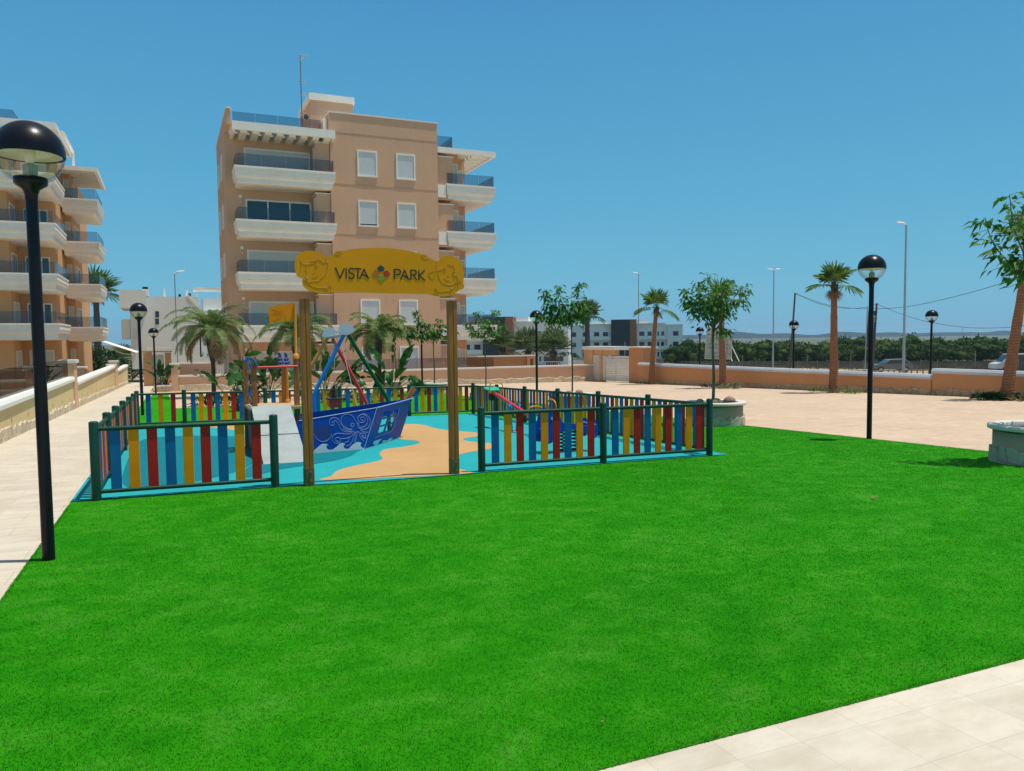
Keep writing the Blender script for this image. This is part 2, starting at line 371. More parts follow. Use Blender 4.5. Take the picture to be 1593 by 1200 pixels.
LAWN = [(-1.15, 2.6), (12.8, 2.6), (12.8, 42), (9.5, 41), (7.5, 35.5), (5, 32), (.05, 31.5), (-.1, 46), (-.9, 46), (-1.15, 40)]
struct(polysheet('lawn', LAWN, 0., LM))
C1_ = (12.45, 15.42); C2_ = G(1620, 719)[:2]
FE = ((-1.15, 1.3, 2.0, 3.8, 4.3, 8.65), (10.56, 10.52, 10.40, 10.38, 10.45, 10.40))    # front edge of the playground floor
# turf blades: real blades standing on the lawn, thinning out with distance
def blades():
    n = 1250000; r = 2.3+17.7*rng.random(n)**1.12; th = rng.uniform(-.86, 1.08, n)+TH
    P = np.stack([np.sin(th)*r, np.cos(th)*r], 1)
    E_ = [np.stack([rng.uniform(-1.15, 7, 4000), 2.6+rng.uniform(-.004, .03, 4000)], 1), np.stack([-1.15+rng.uniform(-.004, .03, 2500), rng.uniform(4, 10.3, 2500)], 1), np.stack([12.8-rng.uniform(-.004, .03, 6000), rng.uniform(3, 20, 6000)], 1), np.stack([rng.uniform(-1.15, 12.8, 16000), rng.uniform(22.5, 31.5, 16000)], 1)]
    P = np.concatenate([P]+E_); d = P[:, 0]*FWD[0]+P[:, 1]*FWD[1]
    lat = P[:, 0]*RGT[0]+P[:, 1]*RGT[1]
    keep = (P[:, 0] > -1.155) & (P[:, 0] < 12.805) & (P[:, 1] > 2.595) & (P[:, 1] < 31.5) & (d > 2.0) & ~((P[:, 0] > -1.16) & (P[:, 0] < 8.65) & (P[:, 1] > np.interp(P[:, 0], *FE)-.008) & (P[:, 1] < 22.45))
    for cx, cy in (C1_, C2_): keep &= (P[:, 0]-cx)**2+(P[:, 1]-cy)**2 > .48
    P = P[keep]; d = d[keep]; n = len(P); z = -S*d
    a = rng.uniform(0, 2*pi, n); ln = rng.uniform(.005, .0115, n); w = .0014+.00028*d
    la = rng.uniform(0, 2*pi, n); lean = rng.uniform(.35, 1.05, n)*ln
    lx = np.cos(la)*lean+.25*ln*np.sin(P[:, 1]*1.7+P[:, 0]*.6); ly = np.sin(la)*lean+.25*ln*np.cos(P[:, 0]*1.3-P[:, 1]*.5)
    V = np.zeros((n, 3, 3)); V[:, 0] = np.stack([P[:, 0]-np.cos(a)*w, P[:, 1]-np.sin(a)*w, z], 1); V[:, 1] = np.stack([P[:, 0]+np.cos(a)*w, P[:, 1]+np.sin(a)*w, z], 1)
    V[:, 2] = np.stack([P[:, 0]+lx, P[:, 1]+ly, z+np.sqrt(np.maximum(ln**2-lean**2*.7, .00003))], 1)
    m, nt, p, o = new_mat('turf_blade'); co = obco(nt)
    c = turf_col(nt, co)
    c2 = ramp(nt, noise(nt, 75, 2, .5, co), [(.3, (.9, .9, .9)), (.6, (1.03, 1., 1.)), (.78, (1.25, 1.1, 1.3))])
    c = mixc(nt, 1., c, c2, 'MULTIPLY'); nt.links.new(c, p.inputs['Base Color']); p.inputs['Roughness'].default_value = .7; p.inputs['Specular IOR Level'].default_value = .06
    t = nd(nt, 'ShaderNodeBsdfTranslucent'); nt.links.new(c, t.inputs['Color']); x = nd(nt, 'ShaderNodeMixShader'); x.inputs[0].default_value = .2
    nt.links.new(p.outputs[0], x.inputs[1]); nt.links.new(t.outputs[0], x.inputs[2]); nt.links.new(x.outputs[0], o.inputs['Surface'])
    ob = npmesh('grass', V.reshape(-1, 3), np.arange(n*3).reshape(n, 3), m); ob['kind'] = 'stuff'
blades()
# far hills
def hills():
    m = M('hill_scrub', (.10, .11, .07), .95, .3, .004)
    b = MB(); D = 3200.; top = []; bot = []; back = []
    for i in range(161):
        px = 560+i*8; h = 5+6*sin(i*.21)+5*sin(i*.083+1)+3*sin(i*.6+2); h = max(2., h)+(10*math.exp(-((px-1180)/70)**2)) + 9*math.exp(-((px-1480)/120)**2)
        x, y, z = PT(px, 560, D); top.append((x, y, 1.65+h*1.25-4)); bot.append((x, y, -4.7)); x, y, z = PT(px, 560, D+900); back.append((x, y, -4.7))
    n = len(top); b.add(bot+top+back, [(i, i+1, n+i+1, n+i) for i in range(n-1)]+[(n+i, n+i+1, 2*n+i+1, 2*n+i) for i in range(n-1)])
    struct(b.build('hills', m, fix=False))
hills()

# ------------------------------------------------------------------ playground floor
pg = struct(polysheet('playground_floor', list(zip(*FE))+[(8.65, 22.45), (-1.15, 22.45)], .012, RUBB))
def onfloor(P): return [G(x, y)[:2] for x, y in P]
sand = [(512.5, 749), (516, 742), (523, 735), (535, 730.5), (548, 727), (567, 723), (585, 719.5), (594, 716.5), (594.5, 713.5), (591, 709), (592.5, 704), (601, 700), (617, 698), (636, 695), (648, 692.5), (653, 690), (648, 687), (636, 686), (622, 684),
        (620, 675), (622, 667), (630, 661.5), (645, 661), (660, 662.5), (672, 666), (685, 669), (705, 671), (737, 674), (745.5, 676), (742, 680), (728, 682.5), (721, 684), (724.5, 687), (744, 689.5), (763, 691), (764.5, 697), (760, 700), (731, 705), (718, 708), (708, 711.5), (701, 716), (700.5, 721), (705, 726), (718, 732), (737.5, 737.5), (740, 738.5)]
fl = smoothpoly(onfloor(sand), 4); fl = [(x, max(y, float(np.interp(x, *FE))+.003)) for x, y in fl]
polysheet('sand_patch', fl, .016, RUBS, pg)
teal = [(380, 745), (430, 733), (473, 726), (520, 718), (545, 711), (556, 704), (560, 700.5), (540, 690), (500, 696), (440, 712), (390, 726)]
polysheet('teal_patch', smoothpoly(onfloor(teal), 4), .0155, RUBT, pg)
polysheet('sand_patch', smoothpoly(onfloor([(305, 661), (330, 659.5), (385, 659), (440, 661), (470, 664), (450, 668), (410, 673), (370, 671), (335, 667)]), 4), .016, RUBS, pg)
polysheet('teal_patch', smoothpoly(onfloor([(215, 690), (250, 681), (320, 679), (400, 683), (420, 700), (380, 730), (300, 752), (220, 762), (190, 745)]), 4), .0152, RUBT, pg)

# ------------------------------------------------------------------ playground fence
def picket_mesh(name, mat):
    b = MB(); b.cbox(-.06, .06, -.011, .011, .115, .865, .006); me = bpy.data.meshes.new(name); me.from_pydata(b.v, [], b.f); me.materials.append(mat)
    bm = bmesh.new(); bm.from_mesh(me); bmesh.ops.recalc_face_normals(bm, faces=bm.faces[:]); bm.to_mesh(me); bm.free(); return me
PK = [picket_mesh('blue_picket', PB), picket_mesh('yellow_picket', PY), picket_mesh('red_picket', PR)]
b = MB(); b.lathe((0, 0, -.12), [(.055, 0), (.055, 1.075), (.05, 1.085), (.03, 1.092), (0, 1.094)], 16)
POSTM = b.build('post', GREEN); POSTME = POSTM.data; bpy.data.objects.remove(POSTM)
def fence(label, posts, firstpost, lastpost, ncol=0, per=None):
    p0 = posts[0]; o = (p0[0], p0[1], gz(*p0)); t = thing('playground_fence', label, 'fence', o, 'fence sections round the playground')
    N = len(posts)
    for i, (x, y) in enumerate(posts):
        if (i == 0 and not firstpost) or (i == N-1 and not lastpost): continue
        q = link('post', POSTME, t); q.location = (x-o[0], y-o[1], gz(x, y)-o[2])
    for i in range(N-1):
        a, c = Vector(posts[i]), Vector(posts[i+1]); d = (c-a); l = d.length; d.normalize()
        for hz, r in ((.875, .028), (.105, .026)):
            A = a+d*.05; B = c-d*.05
            bb = MB(); bb.tube([(A.x, A.y, gz(A.x, A.y)+hz), (B.x, B.y, gz(B.x, B.y)+hz)], r, 10); bb.build('rail', GREEN, t)
        n = per[i] if per else 9; sp = (l-.24)/n
        for k in range(n):
            q = a+d*(.12+sp*(k+.5)); e = link('picket', PK[ncol % 3], t); ncol += 1
            e.location = (q.x-o[0], q.y-o[1], gz(q.x, q.y)-o[2]+random.uniform(-.003, .003)); e.rotation_euler = (random.uniform(-.006, .006), 0, atan2(d.y, d.x)+random.uniform(-.01, .01))
    return t
fence('near left fence section of blue, yellow and red pickets beside the entrance sign', [(-.87, 10.55), (1.23, 10.56)], True, True)
fence('near right two-bay fence section of coloured pickets between the sign and the round planter', [(4.17, 10.5), (6.24, 10.48), (8.3, 10.45)], True, True)
fence('long left fence section of coloured pickets running along the stone path', [(-.87, 10.55), (-.86, 12.5), (-.86, 14.45), (-.85, 16.4), (-.83, 18.4), (-.82, 20.4), (-.82, 22.3)], False, False, 0)
fence('rear fence section of coloured pickets behind the play ship', [(-.82, 22.3), (.32, 22.3), (2.4, 22.3), (4.47, 22.3), (6.54, 22.3), (8.6, 22.3)], True, True, 0, [3, 9, 9, 9, 9])
fence('right fence section of coloured pickets facing the plaza behind the seesaw', [(8.3, 10.45), (8.4, 12.43), (8.45, 14.4), (8.5, 16.4), (8.54, 18.37), (8.57, 20.33), (8.6, 22.3)], False, False, 2)

# ------------------------------------------------------------------ entrance sign
def entrance_sign():
    o = (2.7, 10.48, gz(2.7, 10.48))
    t = thing('entrance_sign', 'yellow arched playground entrance sign lettered VISTA PARK on two brown wooden posts', 'sign', o)
    U0 = 10.42
    for vx, tp in ((1.66, 2.50), (3.73, 2.52)):
        z0 = gz(vx, 10.48); b = MB()
        b.cbox(vx-.062, vx-.003, 10.425, 10.54, z0-.02, z0+tp, .006); b.cbox(vx+.003, vx+.062, 10.425, 10.54, z0-.02, z0+tp, .006); b.box(vx-.004, vx+.004, 10.44, 10.53, z0, z0+tp-.02)
        pst = b.build('post', WOOD, t)
        b = MB(); b.box(vx-.068, vx-.0625, 10.44, 10.525, z0, z0+.24); b.box(vx+.0625, vx+.068, 10.44, 10.525, z0, z0+.24); b.box(vx-.05, vx+.05, 10.415, 10.4245, z0, z0+.24)
        for zz in (.07, .19): b.tube([(vx+.012, 10.416, z0+zz), (vx+.012, 10.402, z0+zz)], .017, 8, 1)
        b.build('bracket', [M('bracket_green', (.10, .11, .04), .6), M('red_bolt_cap', (.45, .07, .04), .5)], pst)
    out = [(459, 406), (462, 398), (468, 393), (474, 391), (484, 390.5), (494, 392), (500, 396), (504.5, 400), (512, 398.5), (519, 396), (522, 392), (528, 390.5), (533, 391), (545, 388.5), (560, 386.8), (590, 386), (610, 387), (630, 389.5), (645, 393), (655, 396), (658, 396), (664, 398), (668, 402), (679, 407), (684, 402), (690, 399), (697, 398), (706, 400), (714, 406), (719, 414), (721, 424), (720.5, 434), (720, 440), (721.5, 446), (719, 450), (712, 453), (706, 458), (697, 461), (688, 462), (680, 461), (673, 460.5), (668, 458.5), (650, 457.5), (600, 456.5), (560, 455.5), (524, 455.5), (519, 456.5), (510, 457), (500, 457), (490, 455.5), (480, 452), (474, 448), (471, 444), (470, 439), (470.5, 434), (466, 432), (462, 429.5), (460, 424), (458, 416)]
    W = lambda x, y, u=U0: atU(x, y, u)
    pl = [(p[0], p[2]) for p in [W(*q) for q in out]]
    sp = smoothpoly(pl, 3)
    me = bpy.data.meshes.new('sign_board'); bm = bmesh.new()
    vs = [bm.verts.new((x-o[0], U0-o[1], z-o[2])) for x, z in sp]; es = [bm.edges.new((vs[i], vs[(i+1) % len(vs)])) for i in range(len(vs))]
    r = bmesh.ops.triangle_fill(bm, use_beauty=True, edges=es); fs = bm.faces[:]
    e = bmesh.ops.extrude_face_region(bm, geom=fs); bmesh.ops.translate(bm, verts=[g for g in e['geom'] if isinstance(g, bmesh.types.BMVert)], vec=(0, -.022, 0))
    bmesh.ops.recalc_face_normals(bm, faces=bm.faces[:]); bm.to_mesh(me); bm.free(); me.materials.append(SIGNY)
    bd = link('sign_board', me, t)
    Uf = U0-.022
    # engraved line drawings of two children holding the board
    def lines(name, LS, r, mat, parent):
        b = MB()
        for l in LS:
            q = smoothline([W(x, y, Uf-.0005) for x, y in l], 5); b.tube(q, r, 6)
        return b.build(name, mat, parent)
    kidL = [[(467, 405), (470, 410), (478, 411.5), (487, 410), (494, 406), (489, 407), (482, 406.5)], [(482, 406.5), (490, 405.5), (497, 403.5), (500, 407), (504, 409), (507, 406.5)], [(468, 406), (468, 414), (467, 422), (465, 427)],
            [(507, 401), (507, 407), (510, 409), (510.5, 412), (508.5, 416)], [(509, 416), (508.5, 422), (506, 428), (501, 432), (498, 434)], [(470, 433), (475, 437), (482, 438.5), (490, 437.5), (493, 438), (497, 437), (499, 434)],
            [(475, 414.5), (476.5, 417.5), (475, 421), (477.5, 424)], [(490, 413), (493, 412), (493.5, 416), (491, 416.5), (490, 413)], [(486, 431), (491, 431.5), (495, 427.5)], [(487, 426), (489, 424.5)],
            [(478, 440), (485, 445), (495, 448), (505, 448.5), (508, 452), (507, 456)], [(508, 452), (511, 448), (512.5, 444.5), (515, 447), (514, 452), (513, 455)], [(520, 393), (523, 396.5), (528, 396.5), (531, 393)], [(523.5, 391.5), (524.5, 394)], [(526.5, 391.2), (527.5, 394)], [(529.5, 391.3), (529.5, 394)], [(475, 430), (476.5, 434), (474, 438)], [(515, 454.5), (530, 454.2), (545, 454)]]
    kidR = [[(679, 407), (678.5, 415), (678, 421)], [(678, 421), (682, 421), (688, 419)], [(676, 421), (670, 423.5), (666, 426), (669, 431), (673, 434.5), (676, 430), (677, 425)], [(681, 425), (683, 433), (688, 440), (695, 443), (703, 443), (709, 440.5)],
            [(696, 414), (698, 410.5), (700, 413), (702, 415), (704, 412), (706, 417), (707.5, 422)], [(709, 427), (711, 431), (713, 433.5)], [(690, 418), (692.5, 417), (693.5, 420), (692, 423), (690, 422), (690, 418)], [(704, 424), (706, 423), (708, 425), (706.5, 428), (704, 427), (704, 424)],
            [(691, 433), (695, 436), (700, 436)], [(696, 428.5), (699, 429.5)], [(709, 439), (710, 443), (707, 448), (700, 452), (690, 453.5), (682, 454), (680, 452)], [(680, 452), (677.5, 449), (677, 455), (680, 457.5), (682, 460)], [(677, 449), (675.5, 455)], [(713, 436), (717.5, 437)], [(713, 438.5), (718, 439.5)], [(711, 436), (712.5, 444), (712, 451)], [(655, 397), (657, 401), (662, 403), (667, 402)], [(658.5, 397), (659, 400)], [(661.5, 397.6), (662, 401)]]
    lines('engraving', kidL, .0035, SIGNL, bd); lines('engraving', kidR, .0035, SIGNL, bd)
    # lettering
    def strokes(name, SS, w, mat):
        b = MB()
        for l in SS:
            q = [Vector(W(x, y, Uf-.0015)) for x, y in l]
            for i in range(len(q)-1):
                d = (q[i+1]-q[i]); L_ = d.length; d.normalize(); nrm = Vector((-d.z, 0, d.x))
                b.obox((q[i]+q[i+1])/2, d*(L_/2+w*.3), nrm*w/2, Vector((0, .003+.0003*(i % 2), 0)))
        return b.build(name, mat, bd)
    def arc(cx, cy, rx, ry, a0, a1, n=8): return [(cx+rx*cos(R(a0+(a1-a0)*i/n)), cy-ry*sin(R(a0+(a1-a0)*i/n))) for i in range(n+1)]
    word1 = [[(522, 417), (528.7, 433), (535.5, 418)], [(538.6, 417.5), (538.6, 433)], arc(547, 421.6, 4.3, 4, 40, 265, 8)+arc(546.4, 429.5, 4.5, 4.1, 80, -150, 8)[1:], [(552, 418), (561.5, 418.4)], [(556.8, 418.2), (556.8, 433.4)], [(559.5, 433.5), (566.3, 419), (573.2, 433.6)], [(562.6, 428.2), (566, 427.6), (570, 430.2), (573.4, 433)]]
    word2 = [[(613.4, 419), (613.4, 434.6)], [(613.4, 419.3)]+arc(618.5, 423.4, 4.6, 4.1, 88, -88, 8)+[(613.4, 427.6)], [(623.2, 434.8), (629.2, 420.2), (635.4, 435)], [(626, 429.6), (629, 429.3), (632.4, 431.8), (636.4, 434.6)], [(639.2, 420.3), (639.2, 435.3)], [(639.2, 420.5)]+arc(643.2, 424.2, 4.4, 3.8, 88, -88, 8)+[(639.2, 428.2)], [(643, 428.2), (648.2, 435.6)], [(651.6, 421), (651.6, 435.8)], [(660.2, 421.2), (652, 428.8), (660.8, 436)]]
    strokes('lettering', word1, .0165, LETTER); strokes('lettering', word2, .0165, LETTER)
    # jigsaw logo, four pieces
    def piece(name, P, mat):
        q = [W(x, y, Uf-.0005) for x, y in P]; b = MB(); b.slab(q, (0, -.004, 0)); b.build(name, mat, bd)
    def rotp(cx, cy, a, sc=1.):
        base = [(0, -5.8), (6.2, -.4), (4.0, 1.4), (4.6, 3.0), (3.0, 4.6), (1.4, 3.4), (0, 5.4), (-1.4, 4.2), (-2.6, 5.2), (-4.4, 3.6), (-3.6, 1.8), (-6.2, -.4)]
        return [(cx+sc*(x*cos(a)-y*sin(a)), cy+sc*(x*sin(a)+y*cos(a))) for x, y in base]
    piece('logo_piece', rotp(592.3, 418, 0), M('logo_teal', (.012, .05, .075), .5)); piece('logo_piece', rotp(601.3, 426.3, pi/2), M('logo_red', (.42, .03, .015), .5))
    piece('logo_piece', rotp(592.9, 433.6, pi), M('logo_green', (.20, .30, .01), .5)); piece('logo_piece', rotp(584.3, 426.2, -pi/2), M('logo_orange', (.50, .13, .01), .5))
    b = MB()
    for x, y in ((478, 433), (506, 447), (702, 449), (708, 428)):
        q = W(x, y, Uf); b.tube([q, (q[0], q[1]-.008, q[2])], .012, 8)
    b.build('bolt', STEEL, bd)
entrance_sign()

# ------------------------------------------------------------------ play equipment
def panel(name, out, holes, thick, mat, parent):
    o = root_loc(parent); me = bpy.data.meshes.new(name); bm = bmesh.new(); es = []
    for lp in [out]+holes:
        vs = [bm.verts.new([p[i]-o[i] for i in range(3)]) for p in lp]; es += [bm.edges.new((vs[i], vs[(i+1) % len(vs)])) for i in range(len(vs))]
    bmesh.ops.triangle_fill(bm, use_beauty=True, edges=es)
    e = bmesh.ops.extrude_face_region(bm, geom=bm.faces[:]); bmesh.ops.translate(bm, verts=[g for g in e['geom'] if isinstance(g, bmesh.types.BMVert)], vec=thick)
    bmesh.ops.recalc_face_normals(bm, faces=bm.faces[:]); bm.to_mesh(me); bm.free(); me.materials.append(mat); return link(name, me, parent)
def play_ship():
    o = (3.2, 15.2, gz(3.2, 15.2))
    t = thing('play_ship', 'blue play ship with octopus engraving, grey ramp, wooden tower, yellow flag and coloured mast poles', 'play structure', o)
    p0 = (2.05, 14.04); pb = (3.27, 14.25); pr = (4.45, 15.95); tip = (4.99, 16.72)
    c5 = lambda x, y: (460+x/7.965, 600+y/7.965)
    A = lambda x, y: onpl(*c5(x, y), p0, pb)          # side panel
    bt0 = Vector(onpl(*c5(1010, 270), p0, pb)); PB0 = Vector((pb[0], pb[1], gz(*pb))); PR0 = Vector((pr[0], pr[1], gz(*pr))); nB = (PR0-PB0).cross(bt0-PB0).normalized()
    def pl3(px, py):
        d = Vector(ray(px, py)); e = Vector((0, 0, H)); return tuple(e+d*((PB0-e).dot(nB)/d.dot(nB)))
    Bw = lambda x, y: pl3(*c5(x, y))                  # bow panel, raked
    nA = Vector((pb[1]-p0[1], -(pb[0]-p0[0]), 0)).normalized(); nB = nB if nB.y < 0 else -nB; TIP = Vector(pl3(642, 619.5)); tip = (TIP.x, TIP.y)
    bt = A(1010, 270)
    out = [(p0[0], p0[1], gz(*p0)), (pb[0], pb[1], gz(*pb)), bt, (p0[0], p0[1], .245)]
    side = panel('hull_side', out, [], -nA*.02, HULL, t)
    circ = [A(335+98*cos(a), 585+98*sin(a)) for a in np.linspace(0, 2*pi, 28, endpoint=False)]
    b = MB(); b.slab([Vector(p)+nA*.001 for p in circ], nA*.003); b.build('porthole_disc', M('hull_dark_blue', (.008, .04, .22), .4, .05), side)
    tp = tuple(TIP)
    wq = [(597, 640.5), (621.3, 634.6), (608.6, 670.), (586.8, 676.)]
    def wp(a, c): # a across 0..1, c down 0..1
        (x0, y0), (x1, y1), (x2, y2), (x3, y3) = wq
        x = (1-c)*((1-a)*x0+a*x1)+c*((1-a)*x3+a*x2); y = (1-c)*((1-a)*y0+a*y1)+c*((1-a)*y3+a*y2); return pl3(x, y)
    holes = []
    for i in range(2):
        for j in range(3):
            a0, a1 = (.03, .46) if i == 0 else (.54, .97); c0, c1 = j/3+.03, (j+1)/3-.03
            holes.append([wp(a0, c0), wp(a1, c0), wp(a1, c1), wp(a0, c1)])
    bow = panel('hull_bow', [(pb[0], pb[1], gz(*pb)), (pr[0], pr[1], gz(*pr)), tp, bt], holes, -nB*.02, HULL, t)
    panel('hull_far_side', [(2.2, 15.6, gz(2.2, 15.6)), (3.1, 15.72, gz(3.1, 15.72)), (3.5, 15.9, -.12), (TIP.x-.1, TIP.y-.02, TIP.z-.22), tuple(TIP+Vector((-.02, .02, -.008))), (2.2, 15.6, .215)], [], Vector((-.39, .92, 0))*.02, HULL, t)
    # pale waves
    w1 = [(150, 850), (840, 800), (850, 775), (830, 775), (805, 755), (800, 725), (815, 710), (780, 700), (740, 710), (700, 740), (655, 785), (625, 787), (600, 775), (590, 750), (600, 735), (612, 720), (575, 710), (540, 725), (510, 760), (460, 795), (420, 798), (395, 790), (380, 765), (378, 742), (405, 738), (385, 727), (345, 722), (310, 735), (270, 770), (225, 810), (150, 815)]
    w2 = [(855, 795), (1288, 664), (1292, 650), (1250, 662), (1225, 700), (1195, 720), (1175, 705), (1175, 680), (1197, 660), (1165, 663), (1140, 690), (1115, 730), (1090, 740), (1070, 725), (1070, 695), (1097, 671), (1060, 673), (1030, 700), (1010, 740), (975, 755), (955, 735), (960, 705), (982, 686), (935, 690), (905, 718), (880, 765)]
    def grounded(f, q):
        P = [f(*c) for c in q]; return [(p[0], p[1], max(p[2], gz(p[0], p[1])+.002)) for p in P]
    panel('wave_board', grounded(A, w1), [], nA*.010, HULLW, side).location += Vector(nA*.002)
    panel('wave_board', [Bw(*q) for q in w2], [], nB*.012, HULLW, bow).location += Vector(nB*.004)+Vector((0, 0, .022))
    def lines(LS, f, n, r, mat, parent, name):
        b = MB()
        for l in LS: b.tube(smoothline([tuple(Vector(f(*q))+n*.002) for q in l], 4), r, 5)
        b.build(name, mat, parent)
    octo = [[(640, 527), (590, 500), (562, 440), (575, 385), (620, 355), (670, 358), (710, 385), (735, 430), (757, 458), (768, 490), (775, 520), (800, 540)],
            [(680, 500), (690, 475), (715, 470), (722, 492), (705, 512), (688, 506), (695, 490)], [(765, 470), (778, 470), (783, 490), (775, 505)],
            [(700, 540), (640, 540), (595, 522), (560, 470), (530, 422), (480, 398), (435, 412), (418, 450), (430, 488), (462, 494), (476, 470), (462, 450), (446, 462)],
            [(700, 565), (620, 575), (560, 540), (535, 485), (505, 445), (475, 432)], [(690, 548), (620, 555), (585, 530)],
            [(790, 520), (850, 510), (885, 470), (890, 415), (862, 368), (810, 360), (772, 392), (775, 438), (812, 460), (850, 445), (856, 408), (828, 388), (803, 405), (812, 432), (832, 426)],
            [(800, 540), (870, 540), (912, 500), (922, 440), (898, 388), (860, 356), (830, 350)], [(800, 555), (850, 575), (892, 580)],
            [(720, 565), (650, 602), (560, 592), (492, 600), (455, 640), (460, 690), (500, 718), (545, 702), (552, 662), (517, 644), (488, 664), (500, 692), (528, 684)],
            [(735, 572), (690, 628), (610, 658), (555, 655)], [(660, 645), (652, 690), (610, 705)], [(742, 575), (715, 640), (695, 700), (655, 742), (622, 745)], [(755, 565), (740, 640), (722, 700)], [(766, 570), (752, 640), (738, 705)],
            [(775, 570), (800, 640), (845, 690)], [(783, 568), (820, 630), (868, 655)], [(800, 592), (850, 592), (872, 622), (845, 655), (822, 630), (845, 615)],
            [(232, 600), (260, 660), (320, 692), (380, 685), (428, 645), (442, 600)]]
    lines(octo, A, nA, .0032, LINEW, side, 'octopus_engraving')
    lines([[(40, 437), (205, 411), (600, 343), (1005, 275)], [(1005, 277), (955, 440), (845, 793)]], A, nA, .006, LINEW, side, 'edge_line')
    lines([[(1010, 274), (1220, 220), (1450, 158)]], Bw, nB, .007, LINEW, bow, 'edge_line')
    lines([[(1287, 282), (1238, 408), (1130, 440)], [(1237, 430), (1190, 560), (1062, 612)], [(1060, 565), (1043, 612), (985, 648)], [(1215, 310), (1165, 440)]], Bw, nB, .005, LINEW, bow, 'window_line')
    b = MB()
    for (x, y), f, n in (((770, 265), A, nA), ((365, 835), A, nA), ((700, 815), A, nA), ((810, 790), A, nA), ((970, 290), A, nA), ((1020, 312), Bw, nB), ((1212, 625), Bw, nB)):
        q = Vector(f(x, y)); b.tube([q+n*.014, q+n*.024], .010, 8)
    b.build('bolt', RUBBLK, t)
    # bowsprit
    b = MB(); d_ = Vector(PT(644, 604, 1))-Vector((0, 0, H)); q_ = TIP+Vector((-.12, .16, -.10)); e = Vector((0, 0, H))+d_*((q_.y+.02)/d_.y); b.bar(tuple(q_+(q_-e)*1.2), tuple(e), .09, .09); b.build('bow_post', WOOD, t)
    # tower
    z0 = gz(1.8, 15); dk = .455
    for x, y, zt in ((1.41, 14.85, 1.40), (2.17, 14.85, 1.36), (1.34, 15.72, 1.38), (2.06, 15.72, 1.18)):
        b = MB(); b.cbox(x-.047, x+.047, y-.047, y+.047, z0-.03, zt, .008); b.build('tower_post', WOOD, t)
    b = MB(); b.box(1.30, 2.24, 14.70, 15.80, dk-.05, dk); b.build('platform', PLANKM, t)
    v0, v1 = 1.335, 2.03
    b = MB()
    def rz(u): return gz(1.7, 12.93)+.012+(u-12.93)*(.47-gz(1.7, 12.93))/(14.72-12.93)
    for ua, ub in ((12.93, 13.755), (13.785, 14.72)):
        b.loft([[(v0, ua, rz(ua)), (v1, ua, rz(ua)), (v1, ua, rz(ua)-.03), (v0, ua, rz(ua)-.03)], [(v0, ub, rz(ub)), (v1, ub, rz(ub)), (v1, ub, rz(ub)-.03), (v0, ub, rz(ub)-.03)]])
    rm = b.build('ramp', RAMP, t)
    b = MB(); b.bar((v0+.02, 12.98, rz(12.98)-.055), (v0+.02, 14.7, rz(14.7)-.055), .04, .05); b.bar((v1-.02, 12.98, rz(12.98)-.055), (v1-.02, 14.7, rz(14.7)-.055), .04, .05); b.bar((v0, 13.77, rz(13.77)-.022), (v1, 13.77, rz(13.77)-.022), .026, .02)
    b.build('ramp_bearer', WOODD, rm)
    b = MB(); b.tube([(1.39, 14.80, 1.19), (2.19, 14.80, 1.195)], .022, 10); b.build('red_bar', TRED, t)
    b = MB(); b.box(1.34, 1.362, 14.91, 15.66, z0, .40); b.build('lower_panel', M('dark_panel', (.025, .035, .06), .5, .1), t)
    b = MB()
    for k, yy in enumerate((15.02, 15.22, 15.42)):
        b.tube(smoothline([(1.385+.03*sin(j*1.7+k), yy+.05*sin(j*2.1+k), .42+j*.16) for j in range(7)], 4), .016, 6)
    for zz in (.62, .86, 1.1): b.tube([(1.385, 14.9, zz), (1.375, 15.3, zz-.03), (1.365, 15.68, zz)], .014, 6)
    b.tube(smoothline([(1.47, 14.80, 1.2), (1.40, 14.78, 1.34), (1.33, 14.82, 1.36), (1.30, 15.3, 1.3), (1.32, 15.7, 1.36)], 4), .02, 6)
    nt_ = b.build('rope_net', ROPE, t)
    b = MB()
    for yy in (15.02, 15.22, 15.42):
        for zz in (.60, .85, 1.09): b.ball((1.375, yy, zz), (.035, .05, .035), 8)
    b.build('rope_connector', TYEL, nt_)
    b = MB(); b.tube([(2.10, 15.60, dk), (2.10, 15.60, 1.18)], .026, 10); b.lathe((2.10, 15.60, dk), [(.055, 0), (.055, .03), (.035, .08)], 12); b.build('fire_pole', TYEL, t)
    b = MB(); b.tube([(2.17, 14.85, 1.36), (2.175, 14.85, 1.42), (2.18, 14.85, 2.37)], [.05, .026, .024], 10); b.lathe((2.17, 14.85, 1.33), [(.062, 0), (.065, .05), (.05, .08), (.03, .11)], 12); b.build('flag_pole', TYEL, t)
    c2 = lambda x, y: onpl(410+x/26.55, 465+y/26.55, (0, 14.86), (1, 14.86))
    fo = [(1285, 160), (1215, 150), (1100, 195), (1000, 225), (870, 245), (740, 238), (640, 230), (560, 250), (480, 290), (400, 330), (330, 332), (190, 325), (210, 500), (225, 700), (245, 900), (275, 1010), (340, 1010), (420, 990), (520, 965), (640, 930), (800, 925), (1000, 915), (1250, 905)]
    fl = panel('flag', [c2(*q) for q in fo], [], (0, .018, 0), PY, t)
    b = MB()
    for l in ([(320, 450), (400, 420), (520, 460), (560, 540), (500, 600), (420, 560)], [(600, 520), (780, 500), (770, 460)], [(360, 620), (520, 600), (700, 620), (800, 640), (760, 700), (620, 740)], [(900, 580), (930, 700), (860, 780), (900, 860), (960, 800)], [(370, 890), (480, 880), (560, 830), (700, 810)]):
        b.tube(smoothline([tuple(Vector(c2(*q))-Vector((0, .001, 0))) for q in l], 4), .003, 5)
    b.build('flag_engraving', SIGNL, fl)
    b = MB(); b.tube([(1.36, 15.72, 1.16), (2.06, 15.72, 1.16)], .022, 8)
    b.build('rear_bar', HULL, t)
